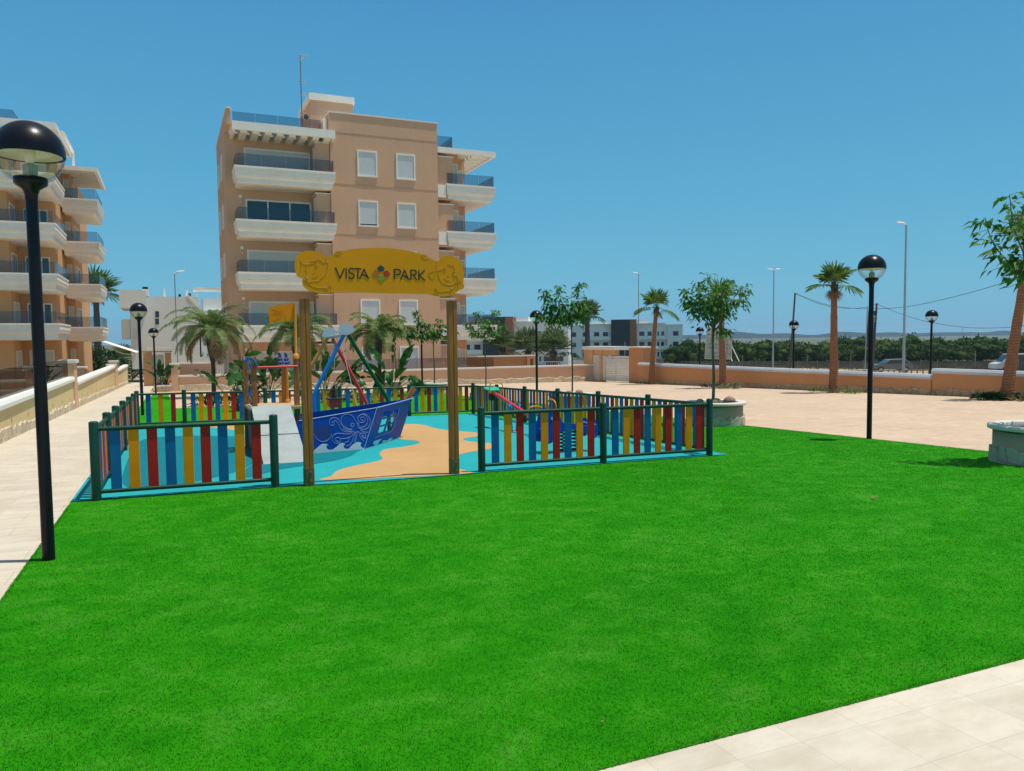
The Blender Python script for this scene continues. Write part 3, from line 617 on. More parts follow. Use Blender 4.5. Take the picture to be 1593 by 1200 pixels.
    for px in (436.5, 446):
        x, y, z = onpl(px, 567, (0, 15.7), (1, 15.7)); b = MB()
        pf = [(-.055, 0), (.055, .0), (.065, .04), (.03, .07), (.045, .11), (.012, .13), (.02, .18), (-.02, .24), (-.045, .22), (-.03, .14), (-.055, .09), (-.035, .05)]
        b.slab([(x+a, y, z+c) for a, c in pf], (0, .025, 0)); cr = b.build('crest', M('crest_blue', (.015, .03, .33), .35, .05, coat=.3), t)
        b = MB(); b.tube([(x-.03, y-.004, z+.04), (x, y-.004, z+.06), (x+.03, y-.004, z+.035)], .006, 5); b.tube([(x-.025, y-.004, z+.13), (x+.005, y-.004, z+.10)], .006, 5); b.build('crest_line', LINEW, cr)
    # mast frames
    un, uf = 17.0, 18.6
    W = lambda px, py, u: Vector(atU(px, py, u))
    def leg(name, pts, r, mat):
        b = MB(); b.tube(pts, r, 12); return b.build(name, mat, t)
    r = .045
    a, e, g = W(535, 521, un), W(494, 602, un), W(488, 616, un); leg('mast_leg', [a, e, (e+g)/2+Vector((.004, 0, 0)), g, Vector((g.x-.01, un, gz(g.x, un)))], r, TBLUE)
    a, e = W(541.5, 521, un), W(604, 623, un); leg('mast_leg', [a, e-Vector((.03, 0, -.05)), e+Vector((.0, 0, -.03)), Vector((e.x+.01, un, gz(e.x, un)))], r, TGREEN)
    a, e, g = W(510, 525, uf), W(465.5, 603, uf), W(461, 612, uf); leg('mast_leg', [a, e, g, Vector((g.x-.01, uf, gz(g.x, uf)))], r, M('tube_orange', (.55, .22, .015), .4, .05, 5., coat=.2))
    a, e = W(516.5, 525, uf), W(570.5, 627, uf); leg('mast_leg', [a, e-Vector((.03, 0, -.05)), e+Vector((.0, 0, -.03)), Vector((e.x+.01, uf, gz(e.x, uf)))], r, TRED)
    c3 = lambda x, y, u: tuple(atU(460+x/7.965, 500+y/7.965, u))
    CLD = M('cloud_board', (.50, .58, .62), .45, .05, 5.)
    n1 = [(525, 110), (536, 96), (530, 75), (545, 62), (560, 60), (565, 38), (600, 22), (640, 25), (672, 30), (680, 45), (690, 60), (710, 75), (720, 90), (735, 110), (728, 128), (712, 138), (695, 138), (680, 145), (665, 165), (640, 171), (610, 165), (585, 168), (570, 160), (548, 146), (530, 132)]
    n2 = [(320, 185), (330, 160), (345, 135), (360, 115), (350, 95), (365, 84), (400, 78), (440, 82), (470, 84), (472, 118), (500, 120), (525, 128), (530, 145), (500, 158), (480, 162), (455, 188), (420, 195), (400, 208), (375, 195), (345, 196)]
    panel('cloud', [c3(x, y, un-.05) for x, y in n1], [], (0, -.02, 0), CLD, t); panel('cloud', [c3(x, y, uf-.05) for x, y in n2], [], (0, -.02, 0), CLD, t)
    a, e = W(538.5, 521, un), W(513, 525, uf); b = MB(); b.tube([a, e], .035, 10); b.build('cross_beam', STEEL, t)
    um = 17.9; q = W(520, 627, um); b = MB(); hh = .21
    b.loft([[(q.x+sx*.13, um+sy*.13, q.z-.10) for sx, sy in ((-1, -1), (1, -1), (1, 1), (-1, 1))], [(q.x+sx*.15, um+sy*.15, q.z+.08) for sx, sy in ((-1, -1), (1, -1), (1, 1), (-1, 1))]])
    bk = b.build('bucket', M('bucket_red', (.66, .015, .015), .35, .08, 5., coat=.3), t)
    b = MB(); b.box(q.x-.165, q.x+.165, um-.165, um+.165, q.z+.082, q.z+.11); b.tube([(q.x, um, q.z+.11), (q.x, um, q.z+.40)], [.055, .03], 8); b.build('bucket_lid', RUBBLK, bk)
    b = MB(); b.tube([(q.x, um, q.z+.4), W(521, 527, um)], .009, 5); b.tube([(q.x+.42, um-.5, .15), W(529, 527, um)], .008, 5); b.tube([(q.x-.2, um+.4, .25), W(516, 527, um)], .007, 5); b.build('hoist_chain', ROPEW, t)
play_ship()
def seesaw():
    x = 7.24; z0 = gz(x, 16.16); t = thing('seesaw', 'red beam seesaw with green seats and blue pivot stand beside the right fence', 'seesaw', (x, 16.16, z0))
    zb = lambda u: .12+(u-16.16)*.19
    b = MB(); b.tube([(x, 14.62, zb(14.62)), (x, 17.62, zb(17.62))], .045, 12); b.build('beam', TRED, t)
    for u in (14.75, 17.5):
        b = MB(); pf = [(-.16, -.12), (.16, -.12), (.19, 0), (.13, .2), (-.13, .2), (-.19, 0)]
        b.slab([(x+a, u+c*(1 if u < 16 else -1), zb(u)+.055+c*.19*(1 if u < 16 else -1)) for a, c in pf], (0, 0, .03)); b.build('seat', SEATG, t)
        s = 1 if u < 16 else -1; uh = u+.28*s
        b = MB(); b.tube(smoothline([(x-.15, uh, zb(uh)+.03), (x-.17, uh, zb(uh)+.2), (x-.1, uh, zb(uh)+.28), (x+.1, uh, zb(uh)+.28), (x+.17, uh, zb(uh)+.2), (x+.15, uh, zb(uh)+.03)], 5), .014, 8); b.build('handle', TYEL, t)
        b = MB(); b.cbox(x-.06, x+.06, u-.08, u+.08, zb(u)-.22, zb(u)-.05, .02); b.build('bumper', RUBBLK, t)
    for s in (-1, 1):
        b = MB(); pf = [(-.13, 0), (.13, 0), (.08, .35), (.1, .55), (.06, .66), (-.06, .66), (-.1, .55), (-.08, .35)]
        b.slab([(x+s*.09, 16.16+a, z0+c) for a, c in pf], (s*.02, 0, 0)); b.tube([(x+s*.11, 16.16, z0+.58), (x+s*.14, 16.16, z0+.58)], .07, 14); b.build('pivot_plate', TBLUE, t)
    b = MB(); b.box(x-.2, x+.2, 15.96, 16.36, z0, z0+.02); b.build('base_plate', STEEL, t)
seesaw()
def spring_rider():
    x, y = 6.45, 12.1; z0 = gz(x, y); t = thing('spring_rider', 'blue spring rider on twin black coil springs behind the near right fence', 'spring rider', (x, y, z0))
    for s in (-1, 1):
        b = MB(); b.tube([(x+.13*s+.075*cos(a), y+.075*sin(a), z0+.02+.38*a/(2*pi*6)) for a in np.linspace(0, 2*pi*6, 110)], .013, 6); b.build('spring', RUBBLK, t)
    b = MB(); b.box(x-.3, x+.3, y-.14, y+.14, z0, z0+.02); b.build('base_plate', STEEL, t)
    b = MB(); b.cbox(x-.5, x+.5, y-.16, y+.16, z0+.41, z0+.44, .01); b.build('seat', HULL, t)
    pf = [(-.60, .34), (-.5, .20), (-.36, .24), (-.24, .38), (.0, .43), (.2, .40), (.34, .30), (.46, .24), (.54, .34), (.52, .54), (.44, .58), (.34, .48), (.0, .50), (-.18, .56), (-.26, .72), (-.36, .80), (-.46, .74), (-.50, .58)]
    for s in (-1, 1):
        b = MB(); b.slab([(x+a, y+s*.17, z0+c) for a, c in smoothpoly(pf, 3)], (0, s*.02, 0)); sp = b.build('side_board', HULL, t)
        b = MB(); b.lathe((0, 0, 0), [(.03, 0), (.03, .008)], 12); b.v = [(x-.38+q[0], y+s*(.19+q[2]), z0+.64+q[1]) for q in b.v]; b.build('eye', LINEW, sp)
    for dx, zz in ((-.28, .74), (.42, .5)):
        b = MB(); b.tube([(x+dx, y-.3, z0+zz), (x+dx, y+.3, z0+zz)], .015, 8); b.build('grip_bar', STEEL, t)
    b = MB(); b.tube(smoothline([(x-.28, y-.15, z0+.7), (x-.30, y-.15, z0+.9), (x-.3, y, z0+.96), (x-.30, y+.15, z0+.9), (x-.28, y+.15, z0+.7)], 5), .013, 8); b.build('handle', TYEL, t)
spring_rider()

# ------------------------------------------------------------------ globe lamps
def lamp0():
    t = thing('street_lamp', 'tallest-looking black globe lamp at the near left, standing on the lawn edge by the path', 'lamp', (0, 0, 0), 'black globe lamps')
    b = MB(); b.tube([(0, 0, -.05), (0, 0, .6), (0, 0, 3.06)], [.05, .049, .046], 16, cap=True); b.build('pole', BLACK, t)
    b = MB(); b.lathe((0, 0, 3.02), [(.047, 0), (.05, .05), (.065, .09), (.115, .125), (.125, .14), (.125, .185), (.11, .19)], 24); b.build('collar', BLACK, t)
    r = .258; zc = 3.40; b = MB()
    b.lathe((0, 0, zc), [(r*cos(a), r*sin(a)) for a in np.linspace(-.93, .02, 12)], 32, caps=False); gl = b.build('globe', GLOBE, t)
    b = MB(); b.lathe((0, 0, zc), [(r+.004, -.02), (r+.006, 0.)]+[((r+.006)*cos(a), (r+.006)*sin(a)) for a in np.linspace(.03, pi/2, 14)], 32, caps=False); b.build('cap', BLACK, t)
    b = MB(); b.lathe((0, 0, 3.2), [(.055, 0), (.055, .10), (.03, .12)], 14); b.build('lamp_holder', M('holder_grey', (.26, .32, .30), .5), t)
    b = MB(); b.lathe((0, 0, 3.31), [(.02, 0), (.04, .04), (.045, .1), (.03, .15), (0, .17)], 12); b.build('bulb', M('bulb_white', (.7, .7, .62), .3), t)
    b = MB(); b.lathe((0, 0, zc-.015), [(.24, 0), (.12, .05), (.0, .07)], 24, caps=False); b.build('reflector', M('reflector_cream', (.66, .62, .45), .35, .05), t)
    return t
LAMP = lamp0()
def put_lamp(p, label=None):
    o = LAMP if label is None else copy_tree(LAMP)
    o.location = p
    if label: o['label'] = label
put_lamp(G(76, 871))
for p, lb in ((G(1352, 683), 'largest black globe lamp on the right, standing at the lawn edge'),
              (G(1447, 612), 'black globe lamp before the step in the orange boundary wall, rightmost in the photo'),
              (G(1234, 603.5), 'black globe lamp by the orange wall in front of the leaning wire pole'),
              (G(1088.5, 598), 'black globe lamp by the orange wall in front of the lattice hoarding'),
              (GD(835, 31), 'black globe lamp on the plaza before the low wall, left of the white gate'),
              (GD(656.5, 39.5), 'black globe lamp with its head hidden in young tree leaves beside the sign post'),
              (GD(219, 25), 'black globe lamp on the path left of the play fence, nearer of the pair'),
              (GD(241, 42), 'smaller black globe lamp on the path by the raised bed, farther of the pair')):
    put_lamp(p, lb)

# ------------------------------------------------------------------ apartment blocks
SLAT = M('shutter_slats', (.60, .62, .60), .5, .03, 2.)
def scaled(b, k):
    b.v = [(x*k, y*k, H+(z-H)*k) for x, y, z in b.v]; return b
class Bld:
    def __init__(s, root, k=1.): s.t = root; s.k = k
    def put(s, b, name, mat, parent=None): return scaled(b, s.k).build(name, mat, parent or s.t)
    def fb(s, b, axis, sg, face, a0, a1, d0, d1, z0, z1, mi=0):      # box on a facade; d measured outwards
        p, q = sorted((face+sg*d0, face+sg*d1))
        return b.box(a0, a1, p, q, z0, z1, mi) if axis == 'u' else b.box(p, q, a0, a1, z0, z1, mi)
    def window(s, axis, sg, face, a0, a1, z0, z1, kind='shutter', fw=.085, pr=.06, name='window', gap=0.):
        b = MB(); F = lambda *a: s.fb(b, axis, sg, face, *a)
        F(a0, a1, -.02, pr, z1-fw, z1); F(a0-.03, a1+.03, -.02, pr+.02, z0-.02, z0+fw*.8); F(a0, a0+fw, -.02, pr, z0+fw*.8, z1-fw); F(a1-fw, a1, -.02, pr, z0+fw*.8, z1-fw)
        if kind == 'glass':
            n = 3
            for i in range(1, n): m = a0+(a1-a0)*i/n; F(m-.04, m+.04, -.02, .04, z0+fw*.8, z1-fw)
        w = s.put(b, name, WHITE)
        b = MB(); F = lambda *a: s.fb(b, axis, sg, face, *a)
        if kind == 'glass':
            F(a0+fw, a1-fw, .0, .015, z0+fw*.8, z1-fw); s.put(b, 'pane', DARKGL, w)
        else:
            zz = z1-fw; zb = z0+fw*.8+gap
            while zz > zb+.02:
                z2 = max(zb, zz-.095); F(a0+fw, a1-fw, .0, .02, z2+.012, zz); F(a0+fw, a1-fw, .0, .012, z2, z2+.012); zz = z2
            s.put(b, 'shutter', SHUT if kind == 'shutter' else SHUTC, w)
            if gap:
                b = MB(); s.fb(b, axis, sg, face, a0+fw, a1-fw, .0, .008, z0+fw*.8, zb); s.put(b, 'pane', DARKGL, w)
        return w
    def balcony(s, v0, v1, u0, u1, zt, sides=(1, 1), glass=True, seams=4, back=None):
        pf = [(0, 0), (0, -.10), (-.035, -.115), (-.035, -.40), (-.07, -.42), (-.07, -.45), (-.05, -.47), (-.075, -.62), (-.13, -.70), (-.17, -.73), (-.17, -.98), (-.20, -1.02), (-.45, -1.06)]
        b = MB(); lo, ro = sides
        b.loft([[(v0-o*lo, u0-o, zt+z), (v1+o*ro, u0-o, zt+z), (v1+o*ro, u1, zt+z), (v0-o*lo, u1, zt+z)] for o, z in pf])
        bl = s.put(b, 'balcony', WHITE)
        if glass:
            b = MB(); e = .12; g0, g1 = zt+.004, zt+.74
            for i in range(seams):
                a = v0+e*lo+.02+(v1-v0-e*(lo+ro)-.04)*i/seams; c = v0+e*lo+.02+(v1-v0-e*(lo+ro)-.04)*(i+1)/seams
                b.box(a+.008, c-.008, u0+e, u0+e+.012, g0, g1)
            if ro: b.box(v1-e-.012, v1-e, u0+e+.02, u1-.02, g0, g1)
            if lo: b.box(v0+e, v0+e+.012, u0+e+.02, u1-.02, g0, g1)
            s.put(b, 'glass_rail', RAILGL, bl)
        return bl
def central_block():
    k = 53/50.5; o = (11*k, 52*k, gz(11*k, 52*k))
    t = thing('apartment_block', 'tall peach apartment block in the centre with white balconies and roof antenna', 'apartment building', o)
    B = Bld(t, k); zt = [12.40, 9.18, 5.98, 2.72]; zg = -2.2
    b = MB()
    b.box(9.88, 17.13, 50.5, 59.5, zg, 16.32)                   # tower
    b.box(3.62, 9.88, 52.0, 60.2, zg, 14.80)                    # left wing
    b.box(17.13, 19.0, 51.6, 59.2, zg, 14.80); b.box(19.0, 20.0, 53.0, 59.2, zg, 14.80)   # right wing
    b.box(3.62, 3.86, 49.85, 60.2, 14.80, 15.72)                # side parapet
    b.box(3.86, 9.88, 60.0, 60.2, 14.80, 15.72)
    B.put(b, 'wall', PEACH)
    for z in (15.12, 11.84, 8.62, 5.42, 2.2):
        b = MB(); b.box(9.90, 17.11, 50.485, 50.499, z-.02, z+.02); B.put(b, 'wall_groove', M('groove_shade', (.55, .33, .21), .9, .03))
    b = MB(); b.box(9.83, 17.18, 50.45, 59.55, 16.32, 16.40); b.box(3.57, 3.91, 49.8, 60.25, 15.72, 15.80); b.box(3.91, 9.88, 59.95, 60.25, 15.72, 15.79); B.put(b, 'parapet_cap', CAP)
    b = MB(); b.box(9.25, 12.1, 53.5, 58.0, 14.8, 17.9); ph = B.put(b, 'penthouse', PEACH)
    b = MB(); b.box(9.15, 12.2, 53.4, 58.1, 17.9, 18.33); b.box(10.8, 11.6, 54.5, 55.5, 18.33, 18.5); B.put(b, 'penthouse_roof', WHITE, ph)
    b = MB(); b.lathe((9.75, 51.2, 15.3), [(.14, 0), (.14, .6), (.17, .62), (.17, .72), (0, .74)], 12); B.put(b, 'vent_pipe', WHITE)
    for r, z in enumerate((12.42, 9.19, 5.96, 2.73)):
        for a in (11.62, 14.22): B.window('u', -1, 50.5, a, a+1.31, z, z+1.68, gap=.09 if (r == 1 and a < 12) else 0.)
    for a in (11.62, 14.22): B.window('u', -1, 50.5, a, a+1.33, -1.0, 1.27)
    # left loggias
    for i, z in enumerate(zt+[-.5]):
        B.window('u', -1, 52.0, 4.75, 8.85, z-.3, z+1.58, 'glass' if i == 1 else 'cream', name='balcony_door', fw=.10)
        if i < 4: B.balcony(3.98, 10.08, 49.8, 51.98, z, (1, 1), seams=4)
        b = MB(); b.box(8.95, 9.86, 50.6, 51.97, z-.4, z+1.95); sw = B.put(b, 'storage_wall', PEACH)
        b = MB(); b.box(8.90, 9.86, 50.55, 51.97, z+1.95, z+2.02); B.put(b, 'storage_cap', CAP, sw)
        b = MB(); b.box(8.935, 8.948, 50.75, 51.45, z, z+1.75); B.put(b, 'louvre_door', WHITE, sw)
        if i < 4:
            b = MB(); b.box(4.35, 4.55, 51.9, 51.999, z-1.6, z-1.42); b.box(4.4, 4.5, 51.9, 51.999, z-1.85, z-1.8); B.put(b, 'wall_light', WHITE)
    # left roof pergola and terrace glass
    b = MB(); z0, z1 = 14.52, 15.02
    b.box(3.92, 10.10, 49.80, 50.02, z0, z1); b.box(3.92, 4.12, 50.02, 51.99, z0-.1, z1-.01); b.box(9.90, 10.10, 50.02, 50.49, z0-.1, z1-.01); b.box(4.12, 9.88, 50.02, 51.99, z1-.14, z1-.02)
    for i in range(8): a = 4.40+i*.72; b.box(a, a+.40, 50.021, 51.98, z0-.10, z1-.141)
    B.put(b, 'pergola', WHITE)
    b = MB()
    for i in range(4): a = 4.0+i*1.33; b.box(a, a+1.31, 50.3, 50.312, 15.03, 15.70)
    B.put(b, 'roof_glass', RAILGL)
        # right wing
    for i, z in enumerate(zt+[-.5]):
        if i < 4: B.balcony(17.75, 21.45, 50.55, 56.2, z, (1, 1), seams=3)
        b = MB(); b.box(17.14, 18.30, 50.75, 51.59, z-1.1, z+1.8); sw = B.put(b, 'storage_wall', PEACH)
        b = MB(); b.box(17.14, 18.36, 50.70, 51.59, z+1.8, z+1.87); B.put(b, 'storage_cap', CAP, sw)
        b = MB(); b.box(17.132, 17.74, 50.62, 50.74, z-.95, z-.1); B.put(b, 'balcony_return', WHITE)
        B.window('u', -1, 51.6, 18.42, 18.95, z-.3, z+1.6, 'cream', name='balcony_door', fw=.07)
        B.window('u', -1, 53.0, 19.2, 19.9, z-.3, z+1.5, 'cream', name='balcony_door', fw=.07)
        B.window('v', 1, 20.0, 53.6, 56.6, z-.3, z+1.6, 'cream', name='balcony_door')
        B.window('v', -1, 3.62, 54.6, 55.8, z+.1, z+1.6); B.window('v', -1, 3.62, 57.6, 58.6, z+.1, z+1.6)
    b = MB(); z0, z1 = 14.45, 14.82
    b.box(17.14, 21.45, 50.5, 50.75, z0, z1); b.box(21.2, 21.45, 50.75, 56.75, z0, z1); b.box(17.14, 21.2, 56.5, 56.75, z0, z1); b.box(17.14, 19.9, 50.76, 56.49, z1-.12, z1-.02)
    for i in range(8): a = 51.3+i*.66; b.box(19.9, 21.2, a, a+.28, z0+.02, z1-.02)
    B.put(b, 'pergola', WHITE)
    b = MB(); b.box(17.14, 18.35, 50.9, 50.912, 14.85, 15.66); b.box(18.34, 18.352, 50.93, 55., 14.85, 15.66); B.put(b, 'roof_glass', RAILGL)
    # aerial
    x, y = 8.52, 52.6; a = thing('roof_antenna', 'thin grey television mast on the roof of the central apartment block', 'antenna', (x*k, y*k, H+(14.8-H)*k))
    AM = M('aerial_steel', (.16, .18, .20), .5, .1)
    b = MB(); b.tube([(x, y, 14.8), (x-.02, y, 20.4)], [.045, .03], 8); scaled(b, k).build('mast', AM, a)
    b = MB()
    for z, l, an in ((20.35, .5, .3), (20.15, .42, 1.2), (18.7, .35, .2), (17.9, .3, .5), (16.6, .3, .2)):
        d = Vector((cos(an), sin(an)*.3, .12)); p = Vector((x, y, z)); b.bar(p-d*l*.4, p+d*l, .03, .03)
        for q in (-.2, .1, .4, .7, .95): c = p+d*l*q; b.bar(c-Vector((0, .1, .12)), c+Vector((0, .1, .12)), .02, .02)
    scaled(b, k).build('aerial', AM, a)
    b = MB(); b.lathe((0, 0, 0), [(.0, 0), (.12, .02), (.19, .07)], 16, caps=False); b.v = [(x+.2+q[0]*.8, y-.3-q[2], 16.35+q[1]) for q in b.v]; scaled(b, k).build('dish', M('dish_dark', (.06, .07, .08), .5), a)
central_block()
def left_block():
    o = (-8, 59, gz(-8, 59)); t = thing('apartment_block', 'peach apartment block cut by the left edge with stacked white balconies', 'apartment building', o)
    B = Bld(t); zg = -2.4; zt = [12.36, 9.27, 6.12, 3.01]
    b = MB()
    b.box(-22, -9.0, 57.4, 72, zg, 15.2); b.box(-9.0, -6.85, 60.6, 66.2, zg, 15.2); b.box(-9.0, -6.3, 66.2, 78, zg, 14.4)
    B.put(b, 'wall', PEACH2)
    for i, z in enumerate(zt+[-.15]):
        if i < 4:
            B.balcony(-22, -6.22, 56.0, 61.9, z, (0, 1), seams=9)
            z2 = [12.27, 9.17, 6.09, 2.94][i]; B.balcony(-6.88, -4.40, 64.5, 70.5, z2, (1, 1), seams=2)
            B.window('v', 1, -6.3, 67.2, 70.2, z2-.3, z2+1.5, 'glass', name='balcony_door')
        B.window('v', 1, -9.0, 58.1, 60.0, z-.3, z+1.45, 'glass' if i < 3 else 'cream', name='balcony_door')
        B.window('u', -1, 60.6, -8.6, -7.15, z-.3, z+1.45, 'glass' if i in (1, 2, 3) else 'cream', name='balcony_door')
        B.window('u', -1, 66.2, -6.75, -6.4, z-.4, z+1.5, 'cream', name='balcony_door', fw=.05)
    b = MB(); b.box(-22, -5.95, 55.9, 56.15, 15.05, 15.45); b.box(-6.2, -5.95, 56.15, 64, 15.05, 15.45); b.box(-22, -6.2, 63.75, 64, 15.1, 15.4)
    for i in range(16): a = -21.5+i*.98; b.box(a, a+.3, 56.15, 63.75, 15.1, 15.38)
    B.put(b, 'pergola', WHITE)
    b = MB(); b.box(-22, -8.3, 56.6, 56.612, 15.46, 16.15); b.box(-8.31, -8.298, 56.63, 63, 15.46, 16.15); b.box(-6.9, -6.888, 60.8, 66, 14.6, 15.4); B.put(b, 'roof_glass', RAILGL)
    b = MB(); b.box(-8.0, -6.1, 61.3, 61.45, 16.1, 16.25); b.box(-6.2, -6.05, 61.45, 67.5, 16.1, 16.25); b.box(-6.2, -6.05, 61.45, 61.6, 14.4, 16.1); b.box(-6.2, -6.05, 67.35, 67.5, 13.7, 16.1); B.put(b, 'roof_frame', WHITE)
    b = MB(); b.box(-6.9, -4.35, 64.4, 64.6, 14.25, 14.55); b.box(-4.55, -4.35, 64.6, 72, 14.25, 14.55); b.box(-6.9, -4.55, 64.61, 71.9, 14.42, 14.53)
    for i in range(9): a = 65.1+i*.78; b.box(-6.9, -4.55, a, a+.22, 14.26, 14.41)
    B.put(b, 'pergola', WHITE)
left_block()

# ------------------------------------------------------------------ low walls and gates
def ragged(b, axis, face, sg, a0, a1, base, h, th, seed, mi=0, step=.32):
    """stone plinth with an irregular top edge, along X ('u' face) or Y ('v' face)"""
    rd = random.Random(seed); n = max(2, int((a1-a0)/step)); d0, d1 = face, face+sg*th
    P = []
    for i in range(n+1):
        a = a0+(a1-a0)*i/n; P.append((a, base(a), base(a)+h*(1+rd.uniform(-.2, .2))))
    V = []
    for a, zb, z1 in P:
        for d, z in ((d0, zb), (d1+sg*rd.uniform(-.015, .02), zb), (d1+sg*rd.uniform(-.03, .0), z1-.03), (d0, z1)):
            V.append((a, d, z) if axis == 'u' else (d, a, z))
    F = []
    for i in range(n):
        for k in range(4): F.append((i*4+k, i*4+(k+1) % 4, (i+1)*4+(k+1) % 4, (i+1)*4+k))
    F += [(0, 1, 2, 3), (n*4+3, n*4+2, n*4+1, n*4)]
    b.add(V, F, mi); return b
def path_wall():
    X = -3.4; o = (X-.15, 33, gz(X, 33)); t = thing('path_wall', 'long cream rendered garden wall along the path with white stone caps and rough stone foot', 'wall', o)
    for y0, y1, zc in ((-4, 33.7, .43), (34.7, 57.9, .22), (60.8, 76, -.16)):
        b = MB(); b.box(X-.28, X-.004, y0, y1, -2.4, zc-.17); w = b.build('wall_panel', CREAM, t)
        b = MB(); b.loft([[(X-.36, y, zc-.17), (X+.07, y, zc-.17), (X+.07, y, zc-.08), (X+.02, y, zc), (X-.31, y, zc), (X-.36, y, zc-.08)] for y in (y0, y1)]); b.build('cap', CAP, t)
        b = MB(); ragged(b, 'v', X-.004, 1, y0, y1, lambda a: gz(X, a)-.1, .36, .05, int(y0)+90); b.build('stone_plinth', STONE, t)
        b = MB(); yy = y0+2.
        while yy < y1: b.box(X-.004, X+.004, yy-.04, yy+.04, gz(X, yy)+.36, gz(X, yy)+.45); yy += 2.3
        b.build('vent', M('vent_tan', (.36, .27, .17), .8), t)
    for y0, y1, zc in ((33.7, 34.7, 1.06), (57.9, 58.6, .30), (60.0, 60.8, .50)):
        b = MB(); b.box(X-.42, X+.05, y0, y1, -2.6, zc-.12); p = b.build('pilaster', PEACH, t); b = MB(); b.box(X-.5, X+.12, y0-.06, y1+.06, zc-.12, zc); b.build('pilaster_cap', CAP, p)
    b = MB(); b.box(X-.42, X+.05, 58.6, 60.0, -2.6, -.1); b.build('wall_panel', CREAM, t)
    b = MB(); y = 5.
    while y < 33: b.box(X-.16, X-.148, y, min(y+1.95, 33.6), .434, 1.10); y += 1.97
    b.build('glass_screen', FENCEGL, t)
    b = MB(); b.box(X-.16, X-.148, 61, 67, -.155, .45); b.build('glass_screen', FENCEGL, t)
path_wall()
def garden_walls():
    o = (-7, 44, gz(-7, 44)); t = thing('garden_wall', 'peach inner garden wall seen beyond the cream wall under the left block', 'wall', o)
    b = MB(); b.box(-16, -4.0, 47.5, 47.8, -2.4, .30); b.box(-5.2, -4.2, 47.3, 47.49, -2.4, .38); b.build('wall_panel', PEACH, t)
    b = MB(); b.box(-16, -5.3, 47.42, 47.86, .30, .38); b.box(-5.26, -4.1, 47.24, 47.86, .38, .46); b.box(-9, -6.2, 47.38, 47.5, -.35, -.25); b.build('cap', CAP, t)
    t = thing('garden_wall', 'low peach garden wall with pale cap behind the glass at the left edge', 'wall', (-8, 38, gz(-8, 38)))
    b = MB(); b.box(-20, -3.8, 37.0, 37.25, -2.2, -.25); b.box(-9.2, -7.4, 36.8, 36.99, -2.2, .05); b.build('wall_panel', PEACH, t)
    b = MB(); b.box(-20, -3.8, 36.95, 37.3, -.25, -.15); b.box(-9.25, -7.35, 36.75, 37.02, .05, .13); b.build('cap', CAP, t)
garden_walls()
def block_wall():
    Y = 51.4; o = (14, Y, gz(14, Y)); t = thing('garden_wall', 'long low peach wall with white cap and stone foot in front of the central block', 'wall', o)
    b = MB(); b.box(.50, 29.75, Y, Y+.25, -2.4, -.42); b.build('wall_panel', PEACH, t)
    b = MB(); b.box(.46, 29.75, Y-.08, Y+.33, -.42, -.31); b.build('cap', CAP, t)
    b = MB(); b.box(.06, .46, Y-.08, Y+.3, -2.4, .35); b.build('pilaster', PEACH, t); b = MB(); b.box(-.02, .54, Y-.14, Y+.36, .35, .43); b.build('cap', CAP, t)
    b = MB(); ragged(b, 'u', Y, -1, .5, 29.7, lambda a: gz(a, Y)-.1, .46, .10, 5, step=.45); b.build('stone_plinth', STONE, t)
    b = MB(); x = 10.
    while x < 20.5: b.box(x, x+1.9, Y+.1, Y+.112, -.305, .42); x += 1.92
    b.build('glass_screen', RAILGL, t)
    t = thing('garden_wall', 'short peach wall with white trim behind the low wall left of the central block', 'wall', (1.5, Y+1.6, gz(1, Y)))
    b = MB(); b.box(.5, 2.75, Y+1.5, Y+1.75, -2.4, .33); b.build('wall_panel', PEACH, t); b = MB(); b.box(.46, 2.8, Y+1.42, Y+1.82, .33, .43); b.box(.46, .56, Y+1.40, Y+1.498, -.3, .33); b.build('cap', CAP, t)
    t = thing('raised_planter', 'raised stone and peach planter bed beside the path left of the central block', 'planter', (-.2, Y-1.5, gz(0, Y)))
    b = MB(); b.box(-.85, .05, Y-.3, Y+1.6, -2.4, -.95); b.build('planter_wall', STONE, t); b = MB(); b.box(-.9, .05, Y-.36, Y+1.62, -.95, -.87); b.build('cap', CAP, t); b = MB(); b.box(-.75, -.05, Y-.2, Y+1.5, -.87, -.85); b.build('soil', SOIL, t)
    t = thing('garden_wall', 'upper peach wall with small niche pillar between the block and the white gate', 'wall', (24, 56, gz(24, 56)))
    b = MB(); b.box(20.9, 26.9, 56, 56.25, -2.6, .30); b.box(26.2, 27.0, 55.8, 55.99, -2.6, .26); b.build('wall_panel', ORANGE, t); b = MB(); b.box(20.9, 27.05, 55.92, 56.33, .30, .40); b.build('cap', CAP, t); b = MB(); b.box(26.5, 26.72, 55.78, 55.8, -.5, .1); b.build('niche', WOODD, t)
block_wall()
